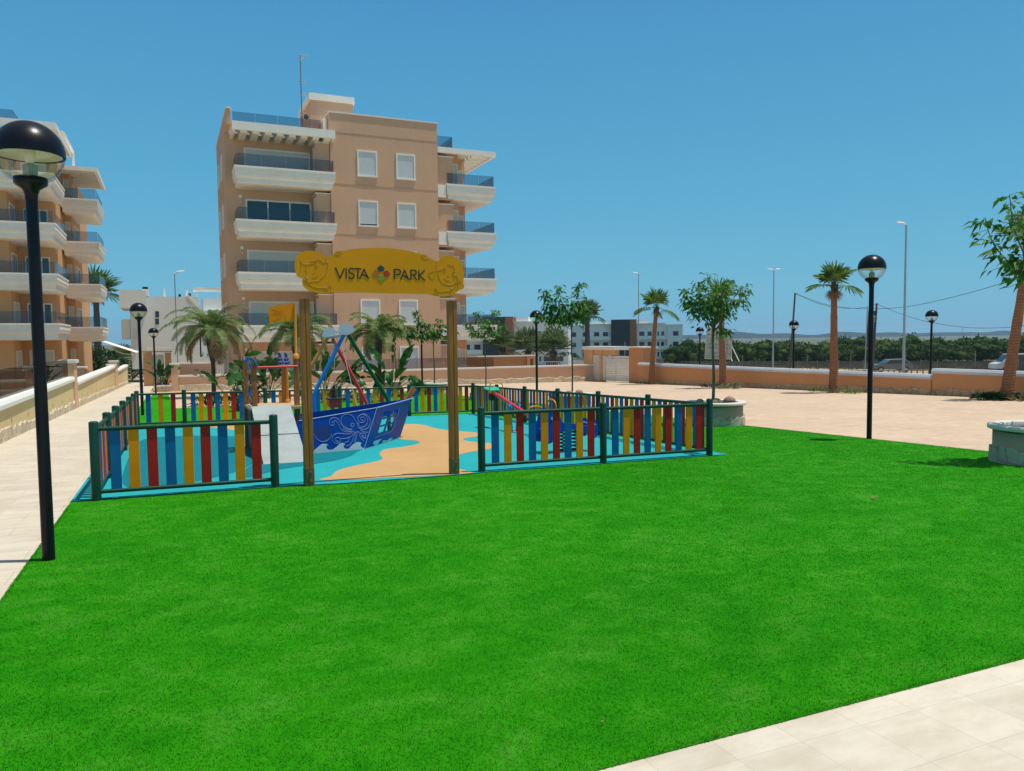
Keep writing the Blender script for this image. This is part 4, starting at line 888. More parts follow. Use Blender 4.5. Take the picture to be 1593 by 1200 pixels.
def gatehouse():
    X = 29.7; t = thing('entrance_gate', 'white slatted double gate and wicket between peach piers with a white canopy', 'gate', (X, 48.5, gz(X, 48.5)))
    zb = lambda y: gz(X, y)-.1
    for y0, y1, zt in ((51.45, 52.8, .80), (50.06, 50.42, .80), (44.55, 46.3, .97)):
        b = MB(); b.box(X, X+1.1 if y1-y0 > .5 else X+.4, y0, y1, zb(y1), zt); b.build('pier', ORANGE if y0 < 45 else PEACH2, t)
    b = MB(); b.box(X+.12, X+.4, 50.43, 51.44, .40, .80); b.box(X+.05, X+.4, 48.2, 50.05, .42, .80); b.build('lintel', PEACH2, t)
    b = MB(); b.box(X-.12, X+1.3, 48.1, 52.95, .80, 1.06); b.build('canopy', CAP, t); b = MB(); b.box(X-.06, X+1.16, 44.45, 46.36, .97, 1.07); b.build('pier_cap', CAP, t)
    GW = M('gate_white', (.74, .70, .66), .5, .03)
    for y0, y1 in ((46.33, 48.18), (48.2, 50.03), (50.45, 51.42)):
        z0 = gz(X, y0)+.06; b = MB(); b.box(X+.06, X+.12, y0, y0+.07, z0, .38); b.box(X+.06, X+.12, y1-.07, y1, z0, .38); b.box(X+.06, X+.12, y0+.07, y1-.07, .31, .38); b.box(X+.06, X+.12, y0+.07, y1-.07, z0, z0+.07)
        lf = b.build('gate_leaf', GW, t); b = MB(); z = z0+.09
        while z < .27: b.box(X+.075, X+.105, y0+.07, y1-.07, z, z+.105); z += .13
        b.build('slats', GW, lf)
gatehouse()
def boundary():
    X = 29.3; t = thing('boundary_wall', 'long terracotta boundary wall with grey cap, stepping up near the right edge', 'wall', (X, 33, gz(X, 33)))
    for y0, y1, zc in ((22.35, 44.5, -.02), (-6, 22.3, .24)):
        b = MB(); b.box(X, X+.28, y0, y1, -2.2, zc-.2); b.build('wall_panel', ORANGE, t)
        b = MB(); b.loft([[(X-.08, y, zc-.2), (X+.36, y, zc-.2), (X+.36, y, zc-.1), (X+.30, y, zc), (X-.02, y, zc), (X-.08, y, zc-.1)] for y in (y0, y1)]); b.build('cap', CAPGREY, t)
        b = MB(); ragged(b, 'v', X, -1, y0, y1, lambda a: gz(X, a)-.1, .37, .05, int(y0)+50, step=.45); b.build('stone_plinth', STONEO, t)
boundary()

# ------------------------------------------------------------------ planting
def leaf(b, p, d, l, w, mi=0, droop=.0, rd=random):
    p = Vector(p); d = Vector(d).normalized(); up = Vector((0, 0, 1))
    s = d.cross(up); s = s.normalized() if s.length > .05 else Vector((1, 0, 0)); n = s.cross(d)
    a = rd.uniform(-.7, .7); s, n = s*cos(a)+n*sin(a), n*cos(a)-s*sin(a)
    t = p+d*l-Vector((0, 0, droop*l)); m = p+d*l*.45
    b.add([p, m+s*w/2+n*w*.12, t, m-n*w*.1, m-s*w/2+n*w*.12], [(0, 1, 2, 3), (0, 3, 2, 4)], mi, True)
def broadleaf(name, label, base, zsoil, hc, limbs, nleaf, ll, tr=.035, seed=1, group=None, mat=None, lean=(0, 0)):
    """young tree: slim trunk, upswept limbs with hanging leaves; limbs = list of (dx,dy,dz) ends above the fork"""
    rd = random.Random(seed); x, y = base[0], base[1]; t = thing(name, label, 'tree', (x, y, zsoil), group)
    f = Vector((x+lean[0], y+lean[1], zsoil+hc)); b = MB()
    b.tube(smoothline([(x, y, zsoil-.05), (x+lean[0]*.2+.015, y-.01, zsoil+hc*.35), (x+lean[0]*.6-.012, y+lean[1]*.5, zsoil+hc*.7), tuple(f)], 4), list(np.linspace(tr, tr*.7, 13)), 9)
    tk = b.build('trunk', BARK, t); lb = MB(); cb = MB()
    for e in limbs:
        e = Vector(e); q = [tuple(f-Vector((0, 0, rd.uniform(0, .25)))), tuple(f+Vector((e.x*.45, e.y*.45, e.z*.28))), tuple(f+Vector((e.x*.85, e.y*.85, e.z*.65))), tuple(f+e)]
        c = smoothline(q, 5); lb.tube(c, list(np.linspace(tr*.42, .006, len(c))), 6)
        n = int(nleaf*1.35*(.6+e.length*.5))
        for i in range(n):
            k = rd.uniform(.12, 1)**.62*(len(c)-1); i0 = min(int(k), len(c)-2); p = Vector(c[i0]).lerp(Vector(c[i0+1]), k-i0)
            a = rd.uniform(0, 2*pi); spread = .16*(1.25-.75*k/len(c))+.02; off = Vector((cos(a), sin(a), rd.uniform(-.9, .5)))*spread*rd.uniform(.1, 1.5)
            d = Vector((cos(a)*.8, sin(a)*.8, rd.uniform(-.9, .25))); leaf(cb, p+off, d, ll*rd.uniform(.75, 1.45), ll*rd.uniform(.6, .82), 0, rd.uniform(.1, .5), rd)
            if rd.random() < .25: lb.tube([p, p+off], .004, 4, cap=False)
    lb.build('limbs', BARK, tk); cb.build('crown', mat or LF_T, t, fix=False); return t
def fan_leaf(b, p, d, lp, rb, mi=0, mj=1, droop=.3, n=15, rd=random, fold=.35):
    p = Vector(p); d = Vector(d).normalized(); e = p+d*lp-Vector((0, 0, droop*lp*.25)); d = (d-Vector((0, 0, droop*.35))).normalized()
    s = d.cross(Vector((0, 0, 1))); s = s.normalized() if s.length > .05 else Vector((1, 0, 0)); nn = s.cross(d)
    b.tube([p, p+(e-p)*.5+Vector((0, 0, .03*lp)), e], [.022, .016, .010], 4, mj, cap=False)
    for i in range(n):
        a = -1.95+3.9*i/(n-1)+rd.uniform(-.05, .05); r = rb*(1-.16*abs(a)/1.95)*rd.uniform(.88, 1.08); da = .105*15/n
        v = lambda aa, rr: e+rr*(cos(aa)*d+sin(aa)*s)+nn*(fold*rr*abs(sin(aa))*.6)-Vector((0, 0, droop*rr*rr/rb*.75))
        b.add([e, v(a-da, r*.55), v(a-da*.25, r*.86), v(a, r)-Vector((0, 0, droop*.12*rb)), v(a+da*.25, r*.86), v(a+da, r*.55), v(a, r*.5)-nn*.02], [(0, 1, 6), (1, 2, 3, 6), (6, 3, 4, 5), (0, 6, 5)], mi)
def fan_palm(label, base, hz, r0, crown, seed=1, bark=None, lf=None, lean=(0, 0), n=14, low=3, rb=.7, lp=.55, dead=2, seg=15, emin=.55, name='fan_palm', group='fan palms along the boundary wall', cat='palm tree'):
    rd = random.Random(seed); x, y, z = base; t = thing(name, label, cat, (x, y, z), group); top = Vector((x+lean[0], y+lean[1], z+hz)); b = MB()
    c = smoothline([(x, y, z-.1), (x+lean[0]*.08, y+lean[1]*.08, z+hz*.12), (x+lean[0]*.45, y+lean[1]*.45, z+hz*.5), tuple(top)], 8)
    rr = []
    for i in range(len(c)):
        k = i/(len(c)-1); rr.append(r0*(1.18-.62*k+.30*math.exp(-k*14))*(1+.05*sin(i*2.4)))
    b.tube(c, rr, 14); tk = b.build('trunk', bark or TRUNKO, t)
    b = MB()
    for i in range(46):                                            # cut leaf bases under the crown
        a = rd.uniform(0, 2*pi); h = rd.uniform(-.10, .02)*hz; p = top+Vector((cos(a)*rr[-1], sin(a)*rr[-1], h)); b.bar(p-Vector((0, 0, .12)), p+Vector((cos(a)*.07, sin(a)*.07, .06)), .06, .03)
    b.build('leaf_bases', TRUNKD, tk)
    b = MB()
    for i in range(n):
        a = 2*pi*i/n*1.618*1.0+rd.uniform(-.3, .3); el = rd.uniform(emin, 1.45); d = Vector((cos(a)*cos(el), sin(a)*cos(el), sin(el)))
        fan_leaf(b, top+Vector((0, 0, rd.uniform(-.05, .12))), d, lp*rd.uniform(.8, 1.2), rb*rd.uniform(1.05, 1.35), 0, 2, rd.uniform(.05, .35), seg, rd)
    for i in range(low):
        a = crown[i] if i < len(crown) else rd.uniform(0, 2*pi); el = rd.uniform(-.15, .25); d = Vector((cos(a)*cos(el), sin(a)*cos(el), sin(el)))
        fan_leaf(b, top, d, lp*1.25, rb*1.15, 0, 2, rd.uniform(.4, .7), seg, rd)
    for i in range(dead):
        a = rd.uniform(0, 2*pi); d = Vector((cos(a)*.5, sin(a)*.5, -.8)); fan_leaf(b, top-Vector((0, 0, .1)), d, lp*.6, rb*.6, 1, 2, .2, seg, rd)
    b.build('crown', [lf or LF_W, LF_D, STALK], t, fix=False); return t
def frond(b, p, az, el, l, droop, rd, mi=0, mj=1, nl=30, wl=.44, tw=.055):
    p = Vector(p); h = Vector((cos(az), sin(az), 0)); pts = []; q = p.copy(); e = el; st = l/10
    for i in range(11):
        pts.append(q.copy()); q = q+(h*cos(e)+Vector((0, 0, sin(e))))*st; e -= droop/10*(1+.12*i)
    b.tube(pts, list(np.linspace(.02, .004, 11)), 4, mj, cap=False)
    sd = Vector((-sin(az), cos(az), 0))
    for i in range(nl):
        k = (.12+.88*i/(nl-1))*10; i0 = min(int(k), 9); c = pts[i0].lerp(pts[i0+1], k-i0); tg = (pts[i0+1]-pts[i0]).normalized()
        w = wl*(sin(pi*min(1, .12+.86*i/nl))**.6)*rd.uniform(.85, 1.1)
        for s in (-1, 1):
            d = (tg*.65+sd*s*.9+Vector((0, 0, .12))).normalized(); m = c+d*w*.55; t = c+d*w-Vector((0, 0, w*rd.uniform(.25, .55)))
            o = tg*tw*.5; b.add([c-o, m-o, t, m+o, c+o], [(0, 1, 3, 4), (1, 2, 3)], mi)
def feather_palm(label, base, hz, r0, n, l, seed, dry=3, group='feather palms in the beds by the play area', sw=1.):
    rd = random.Random(seed); x, y, z = base; t = thing('feather_palm', label, 'palm tree', (x, y, z), group); b = MB()
    pr = [(0, 1.15), (.1, 1.), (.45, .92), (.55, 1.), (.68, 1.7), (.8, 2.1*sw), (.92, 1.9), (1., 1.3)]
    b.tube(smoothline([(x+.03*sin(k*5), y, z-.1+k*(hz+.1)) for k, r in pr], 3), [r0*v[0] for v in smoothline([(r,) for k, r in pr], 3)], 12); b.build('trunk', TRUNKD, t)
    b = MB(); top = (x, y, z+hz)
    for i in range(n):
        az = i*2.39996+rd.uniform(-.2, .2); el = 1.25-1.15*(i/n)+rd.uniform(-.12, .12); frond(b, top, az, el, l*rd.uniform(.8, 1.1), rd.uniform(1.0, 1.7), rd, 0, 2)
    for i in range(dry): frond(b, top, rd.uniform(0, 6.28), rd.uniform(-.35, .1), l*rd.uniform(.75, 1.), rd.uniform(.9, 1.5), rd, 1, 2)
    b.build('crown', [LF_P, LF_D, STALK], t, fix=False); return t
def paddle(b, p, az, el, lst, lb_, w, droop, rd, mi=0, mj=1, torn=.12):
    h = Vector((cos(az), sin(az), 0)); q = Vector(p); pts = [q.copy()]; e = el
    for i in range(4): q = q+(h*cos(e)+Vector((0, 0, sin(e))))*lst/4; pts.append(q.copy()); e -= droop*.08
    b.tube(pts, [.03, .026, .022, .018, .014], 5, mj, cap=False)
    sd = Vector((-sin(az), cos(az), 0)); n = 12; mid = [q.copy()]; es = [e]
    for i in range(n): e -= droop/n*1.3; q = q+(h*cos(e)+Vector((0, 0, sin(e))))*lb_/n; mid.append(q.copy())
    rot = rd.uniform(-.9, .9)
    for s in (-1, 1):
        pv = None
        for i in range(n+1):
            k = i/n; ww = w*.5*(sin(pi*(.06+.92*k))**.75)*(1+rd.uniform(-torn, torn)); tg = (mid[min(i+1, n)]-mid[max(i-1, 0)]).normalized(); nn = sd.cross(tg).normalized()
            side = sd*cos(rot)+nn*sin(rot); out = mid[i]+s*side*ww-nn*ww*.35+tg*ww*.2
            if pv is not None and not (rd.random() < torn): b.add([mid[i-1], pv, out, mid[i]], [(0, 1, 2, 3)], mi, True)
            pv = out
def strelitzia(label, base, n, h, seed, spread=.55, group='giant bird of paradise clumps behind the play area'):
    rd = random.Random(seed); x, y, z = base; t = thing('bird_of_paradise_plant', label, 'plant', (x, y, z), group); b = MB()
    for i in range(n):
        az = rd.uniform(0, 2*pi); el = rd.uniform(.85, 1.5); l = h*rd.uniform(.5, .8); p = (x+rd.uniform(-.22, .22), y+rd.uniform(-.22, .22), z-.03)
        paddle(b, p, az, el, l*rd.uniform(.5, .75), h*rd.uniform(.38, .55), h*rd.uniform(.13, .19), rd.choice([.2, .5, .9, 1.6, 2.2])*spread*1.6, rd)
    for i in range(5): paddle(b, (x, y, z), rd.uniform(0, 6.28), rd.uniform(.1, .7), h*.25, h*.3, h*.08, 1.8, rd, 2, 3, .3)
    b.build('foliage', [LF_S, STALK, LF_D, STALKD], t, fix=False); return t
def shrub(name, label, c, r, n, ll, seed, mat=None, group=None, cat='shrub', up=.2):
    rd = random.Random(seed); x, y, z = c; t = thing(name, label, cat, (x, y, z), group); b = MB(); lb = MB(); rx, ry, rz = r
    blobs = [(rd.uniform(-.6, .6), rd.uniform(-.6, .6), rd.uniform(.25, .8), rd.uniform(.3, .5)) for _ in range(9)]
    for i in range(n):
        bx, by, bz, br = rd.choice(blobs); a = rd.uniform(0, 2*pi); s = rd.uniform(-.6, 1); q = sqrt(max(0, 1-s*s)); rr = br*rd.uniform(.6, 1.08)
        d = Vector((cos(a)*q, sin(a)*q, s)); p = Vector((x+(bx+d.x*rr)*rx, y+(by+d.y*rr)*ry, z+max(.02, bz+d.z*rr)*rz)); leaf(b, p, d+Vector((0, 0, up)), ll*rd.uniform(.7, 1.3), ll*.45, 0, .15, rd)
    for bx, by, bz, br in blobs: lb.tube([(x, y, z-.05), (x+bx*rx*.5, y+by*ry*.5, z+bz*rz*.5), (x+bx*rx, y+by*ry, z+bz*rz)], [.03, .02, .008], 5)
    lb.build('stem', BARK, t); b.build('foliage', mat or LF_H, t, fix=False); return t
def tuft(label, c, r, h, n, seed, mat, group='tufts at the feet of the fan palms', spiky=True):
    rd = random.Random(seed); x, y, z = c; t = thing('ground_plant', label, 'plant', (x, y, z), group); b = MB()
    for i in range(n):
        a = rd.uniform(0, 2*pi); q = r*sqrt(rd.random())*.8; el = rd.uniform(.3, 1.3); l = h*rd.uniform(.6, 1.2); p = Vector((x+cos(a)*q, y+sin(a)*q, z))
        d = Vector((cos(a)*cos(el), sin(a)*cos(el), sin(el))); leaf(b, p, d, l, l*(.10 if spiky else .4), 0, .35, rd)
    b.build('foliage', mat, t, fix=False); return t

# planters with young trees
def planter(label, c, seed, r=.70, h=.575, rocks=()):
    x, y = c; z = gz(x, y); t = thing('round_planter', label, 'planter', (x, y, z), 'round planters along the lawn'); rd = random.Random(seed)
    b = MB(); b.lathe((x, y, z), [(r-.05, -.1), (r-.05, h-.1), (r-.2, h-.1), (r-.2, .2)], 40, caps=False); b.build('wall', PLANTERM, t)
    b = MB(); n = 40; V = []
    for i in range(n):
        a = 2*pi*i/n; hh = .20*(1+rd.uniform(-.25, .45)); rr = r-.01+rd.uniform(-.015, .02)
        V += [(x+cos(a)*(rr+.01), y+sin(a)*(rr+.01), z-.05), (x+cos(a)*rr, y+sin(a)*rr, z+hh), (x+cos(a)*(r-.06), y+sin(a)*(r-.06), z+hh+.005)]
    b.add(V, [f for i in range(n) for f in ((i*3, (i+1) % n*3, (i+1) % n*3+1, i*3+1), (i*3+1, (i+1) % n*3+1, (i+1) % n*3+2, i*3+2))]); b.build('stone_base', STONEG, t)
    b = MB(); b.lathe((x, y, z+h-.1), [(r-.06, .03), (r+.018, .032), (r+.024, .04), (r+.024, .09), (r+.012, .10), (r-.17, .10), (r-.18, .09), (r-.18, 0)], 44, caps=False); b.build('rim', M('rim_stone', (.64, .60, .50), .6, .05, 3., dirt=((.45, .43, .36), 2., .35)), t)
    b = MB(); b.lathe((x, y, z+h-.08), [(0, .03), (r*.5, .02), (r-.2, 0)], 24); b.build('soil', SOIL, t)
    for i, (dx, dy, s, lb) in enumerate(rocks):
        o = (x+dx, y+dy, z+h-.05); q = MB(); q.ball((o[0], o[1], o[2]+s*.45), (s*1.1, s*.85, s*.75), 10, 0, .10, rd); tag(q.build('rock', ROCK, None, o), lb, 'rock', 'rocks on the planter soil')
    return z+h-.06
C1 = (12.45, 15.42); C2 = G(1620, 719)[:2]; C3 = G(888, 640)[:2]; C4 = G(756, 621.5)[:2]; C5 = G(676, 613.5)[:2]; C6 = GD(606, 44)[:2]
zs = planter('round rendered planter at the lawn corner right of the coloured fence', C1, 1, rocks=((-.22, -.28, .13, 'pale brown rock left of the sapling in the planter by the fence end'), (.25, -.2, .15, 'larger brown rock right of the sapling in the planter by the fence end'), (-.42, .1, .10, 'small dark rock at the back left of the planter by the fence end')))
rv = lambda a, d, h: (a*RGT[0]+d*FWD[0], a*RGT[1]+d*FWD[1], h)
broadleaf('young_tree', 'young mulberry tree in the round planter right of the fence, orange palm trunk behind it', (C1[0]-.1, C1[1]), zs, 1.95, [(a*.94, b_*.94, c_*1.04) for a, b_, c_ in [rv(-.72, .1, .86), rv(-.46, -.2, 1.02), rv(-.12, .15, 1.22), rv(.12, -.3, .9), rv(.40, .1, 1.14), rv(.76, -.1, .92), rv(.55, .3, .62), rv(-.5, .3, .6), rv(.1, -.35, .6), rv(-.2, .5, .8), rv(.2, .4, .7), rv(-.25, -.45, .66), rv(.30, -.12, -.22)]], 50, .115, .040, 3, 'young trees in round planters')
zs = planter('grey stone-footed round planter cut by the right edge of the photo', C2, 2, rocks=((-.30, -.12, .12, 'brown rock on the soil of the planter at the right edge'),))
broadleaf('young_tree', 'young leafy tree at the right edge of the photo, palm trunk behind it', C2, zs, 2.05, [rv(-.90, .1, 1.18), rv(-.60, .0, 1.50), rv(-.2, .3, 1.3), rv(.1, -.1, 1.5), rv(-.58, -.2, .50), rv(-.35, -.35, .8), rv(.5, .1, 1.2), rv(.7, .3, .8), rv(-.25, .4, .6), rv(.3, -.4, .6)], 34, .125, .034, 5, 'young trees in round planters')
zs = planter('round planter with rocks on its soil beyond the right play fence', C3, 3, rocks=((-.55, -.1, .16, 'dark rock leftmost on the planter beyond the right play fence'), (-.15, -.2, .13, 'tan rock in the middle of the planter beyond the right play fence'), (.22, -.15, .14, 'brown rock right of the tree in the planter beyond the right play fence')))
broadleaf('young_tree', 'young tree with four upswept leafy plumes left of the white gate', (C3[0]+.05, C3[1]), zs, 2.3, [rv(-.85, .1, 1.1), rv(-.40, -.1, 1.2), rv(.28, .1, 1.32), rv(-.75, .2, .55), rv(-1.0, -.1, .28), rv(.1, -.2, .7), rv(.45, .0, .5), rv(-.35, .3, .6), rv(-.15, -.4, .5), rv(.25, .2, .3), rv(-.55, -.2, .15)], 58, .125, .028, 8, 'young trees in round planters')
zs = planter('round planter mostly hidden behind the rear right corner of the play fence', C4, 4)
broadleaf('young_tree', 'thin young tree behind the fence corner just right of the sign post', C4, zs, 2.1, [rv(-.75, 0, .7), rv(-.3, .1, 1.15), rv(.5, .1, 1.2), rv(.75, 0, .6), rv(-.5, -.2, .25), rv(.2, .2, .5), rv(0, -.3, .8), rv(.4, -.2, .3)], 48, .13, .028, 9, 'young trees in round planters')
zs = planter('wide pale round planter seen left of the right sign post', C5, 5)
broadleaf('young_tree', 'young tree with loose crown seen just left of the right sign post', (C5[0], C5[1]), zs, 2.25, [rv(-.85, 0, 1.45), rv(-.3, .1, .8), rv(.25, .1, 1.05), rv(.6, 0, .75), rv(1.1, 0, .35), rv(-1.0, -.2, .6), rv(.2, .2, .3), rv(-.5, .2, .3), rv(-.1, -.3, .5), rv(-1.4, .1, .25)], 50, .15, .034, 10, 'young trees in round planters')
zs = planter('pale round planter farthest back behind the paddle-leaved clump', C6, 6)
broadleaf('young_tree', 'slim young tree behind the feather palm in front of the block', (C6[0]+.35, C6[1]), zs, 2.6, [rv(-.7, 0, .7), rv(-.3, .1, 1.0), rv(.35, .1, 1.0), rv(.7, 0, .6), rv(1.0, 0, .2), rv(-.8, -.2, .2), rv(.2, .2, .4)], 50, .16, .032, 12, 'young trees in round planters')

# palms by the boundary wall
toR = atan2(RGT[1], RGT[0])
def basepx(px, py): return G(px, py)
p = basepx(1013, 598); fan_palm('slim orange-trunked fan palm right beside the white gate', p, 5.0, .20, (toR+pi-.2, toR+.1, toR+2.8), 21, n=10, rb=.8, lp=.55, dead=2, lean=(.3, -.15))
p = basepx(1125, 604); fan_palm('orange-trunked fan palm standing behind the planter tree', p, 4.75, .22, (toR+pi, toR-.1, toR+1.6), 22, n=9, rb=.7, lp=.6, dead=1, lean=(-.15, .07))
p = basepx(1297, 611); fan_palm('orange-trunked fan palm in front of the wall, right of the leaning wire pole', p, 4.95, .215, (toR+pi, toR+.15, toR+2.2), 23, n=13, rb=.68, lp=.5, dead=4, lean=(-.05, .02))
p = basepx(1566, 622); fan_palm('thick orange-trunked fan palm leaning right at the right edge', p, 5.6, .215, (toR+pi+.15, toR), 24, n=8, rb=.7, lp=.9, dead=2, lean=(.62, -.28))
p = basepx(1012, 598); tuft('dark dry tuft at the foot of the slim palm by the gate', (p[0]-.4, p[1]+.3, p[2]), .55, .35, 70, 31, LF_H); tuft('brownish low plant right of the slim palm by the gate', (p[0]+.3, p[1]-.8, p[2]), .5, .35, 60, 32, LF_D)
p = basepx(1125, 604); tuft('pale silvery tuft at the foot of the palm behind the planter tree', (p[0]-.1, p[1]-.55, p[2]), .6, .6, 150, 33, LF_Y); tuft('dark green tuft left of the palm behind the planter tree', (p[0]-.45, p[1]+.5, p[2]), .5, .45, 90, 34, LF_H)
p = basepx(1297, 611); tuft('green leafy tuft left of the palm by the leaning pole', (p[0]-.3, p[1]+.7, p[2]), .35, .45, 60, 35, LF_W); tuft('yellowish leafy tuft at the palm by the leaning pole', (p[0]-.2, p[1]-.25, p[2]), .4, .5, 70, 36, LF_Y); tuft('small green tuft right of the palm by the leaning pole', (p[0]+.1, p[1]-1., p[2]), .35, .45, 60, 37, LF_W)
p = basepx(1566, 622.5); tuft('dark dry creeping plant round the foot of the thick leaning palm', (p[0]-.1, p[1]+.3, p[2]), .75, .45, 160, 38, LF_H, spiky=False); tuft('brown dry plant right of the thick leaning palm', (p[0]+.1, p[1]-.7, p[2]), .7, .4, 130, 39, LF_D)

# beds behind the play area
feather_palm('largest feather palm, left, with brown lower fronds in front of the block', GD(331, 38), 3.3, .105, 27, 2.5, 41, dry=11)
feather_palm('feather palm half hidden behind the wooden play tower and flag', GD(463, 39), 3.15, .12, 26, 2.35, 42, dry=2)
feather_palm('feather palm with swollen trunk in front of the tower windows', GD(590, 39), 3.1, .10, 26, 2.2, 43, dry=1)
strelitzia('paddle-leaved clump at the foot of the largest feather palm', GD(358, 36), 13, 2.7, 51, .5)
strelitzia('paddle-leaved clump seen between the tower posts', GD(415, 37), 15, 2.6, 52, .4)
strelitzia('dense paddle-leaved clump behind the blue and red mast poles', GD(507, 36), 17, 2.8, 53, .4)
strelitzia('paddle-leaved clump with arching leaves behind the ship bow', GD(612, 37), 13, 2.9, 54, .75)
strelitzia('lush leafy clump standing in the raised planter by the path', (-.42, 51.7, -.87), 24, 1.75, 55, .2)
shrub('round_shrub', 'small dark round shrub on the lawn behind the rear fence', (2.1, 28.2, gz(2.1, 28.2)), (.5, .4, .75), 420, .12, 61)
tuft('spiky dark plant on the rear lawn under the largest feather palm', GD(326, 30), .6, .9, 90, 62, LF_H, 'low plants on the rear lawn'); tuft('straw coloured dry plant on the rear lawn behind the play tower', GD(385, 31), .6, .7, 90, 63, LF_Y, 'low plants on the rear lawn')
tuft('dry strappy plant below the ship mast behind the rear fence', GD(520, 32), .7, 1., 110, 64, LF_Y, 'low plants on the rear lawn'); tuft('dry strappy plant behind the rear fence left of the ship bow post', GD(575, 32), .6, .9, 90, 65, LF_Y, 'low plants on the rear lawn')

# trees beyond
def bg(px, D, hz, label, seed, r0=.28, n=30, rb=1.0, lp=.9, low=8, lf=None, bark=None):
    fan_palm(label, GD(px, D), hz, r0, tuple(i*.9 for i in range(8)), seed, bark or TRUNKG, lf or LF_B, n=n+low, low=2, rb=rb*.9, lp=lp*.85, dead=3, emin=.0, seg=13, group='palms beyond the low wall', name='fan_palm')
bg(914, 78, 6.1, 'tall grey-trunked palm behind the canopy of the white gate', 71, .36, 34, 1.1, .9)
bg(861, 76, 2.5, 'short fat palm left of the white gate behind the wall', 72, .55, 30, 1.35, 1.5, 10)
bg(822, 80, 2.7, 'short fat palm behind the plaza lamp left of the white gate', 73, .55, 32, 1.4, 1.6, 10)
bg(782, 84, 3.0, 'short palm behind the wall just right of the central block', 74, .5, 26, 1.3, 1.3, 8)
bg(154, 92, 10.4, 'tall palm rising behind the left apartment block balconies', 75, .50, 34, 1.9, 1.5, 10, LF_W)
bg(190, 88, 2.4, 'small palm below the white villa seen past the awning', 76, .3, 22, 1.1, 1.0, 6)
for px, D, r, n, lb, sd in ((135, 82, (2.6, 1.5, 3.6), 900, 'dense dark shrub under the left block balconies', 81), (160, 84, (2.4, 1.5, 3.2), 800, 'dark green shrub left of the awning', 82), (205, 86, (2.2, 1.5, 2.6), 700, 'dark shrub behind the sloping white awning', 83),
                        (278, 80, (1.6, 1.2, 3.2), 700, 'dark leafy shrub against the villa left of the feather palm', 84), (312, 80, (2., 1.2, 2.9), 700, 'dark leafy shrub against the villa behind the feather palm', 85)):
    shrub('dark_shrub', lb, GD(px, D), r, n, .42, sd, LF_H, 'dark shrubs before the villa')
def treeline():
    rd = random.Random(5); b = MB()
    for row, (D, hm) in enumerate(((168, 3.9), (177, 4.6), (190, 5.3))):
        px = 1052+row*9
        while px < 1680:
            x, y, z = GD(px+rd.uniform(-4, 4), D+rd.uniform(-4, 4)); h = hm*rd.uniform(.72, 1.15); w = rd.uniform(1.7, 2.6)
            blobs = [(rd.uniform(-.8, .8)*w, rd.uniform(-.5, .5)*w, h*rd.uniform(.3, .78), h*rd.uniform(.2, .32)) for _ in range(10)]
            for bx, by, bz, br in blobs: b.ball((x+bx, y+by, z+bz), (br*1.15, br*1.15, br*.85), 7, 0, .15, rd)
            for i in range(420 if row == 0 else 260):
                bx, by, bz, br = rd.choice(blobs); a = rd.uniform(0, 6.28); s = rd.uniform(-.8, 1); q = sqrt(1-s*s); rr = br*rd.uniform(.65, 1.1)
                d = Vector((cos(a)*q, sin(a)*q, s)); leaf(b, (x+bx+d.x*rr*1.3, y+by+d.y*rr*1.3, z+max(.1, bz+d.z*rr)), d+Vector((0, 0, .2)), rd.uniform(.45, .85), rd.uniform(.3, .5), 0, .1, rd)
            px += rd.uniform(13, 19)
    ob = b.build('treeline', LF_G, fix=False); ob['kind'] = 'stuff'
treeline()
def scrub():
    rd = random.Random(8); b = MB()
    for i in range(1500):
        px = rd.uniform(990, 1680); D = rd.uniform(95, 165); x, y, z = GD(px, D)
        for k in range(3): leaf(b, (x+rd.uniform(-.3, .3), y+rd.uniform(-.3, .3), z-.05), (rd.uniform(-.5, .5), rd.uniform(-.5, .5), 1), rd.uniform(.25, .7), .12, 0, .2, rd)
    ob = b.build('dry_grass', leafmat('dry_grass_leaf', (.16, .13, .05), (.30, .25, .12), .2), fix=False); ob['kind'] = 'stuff'
scrub()

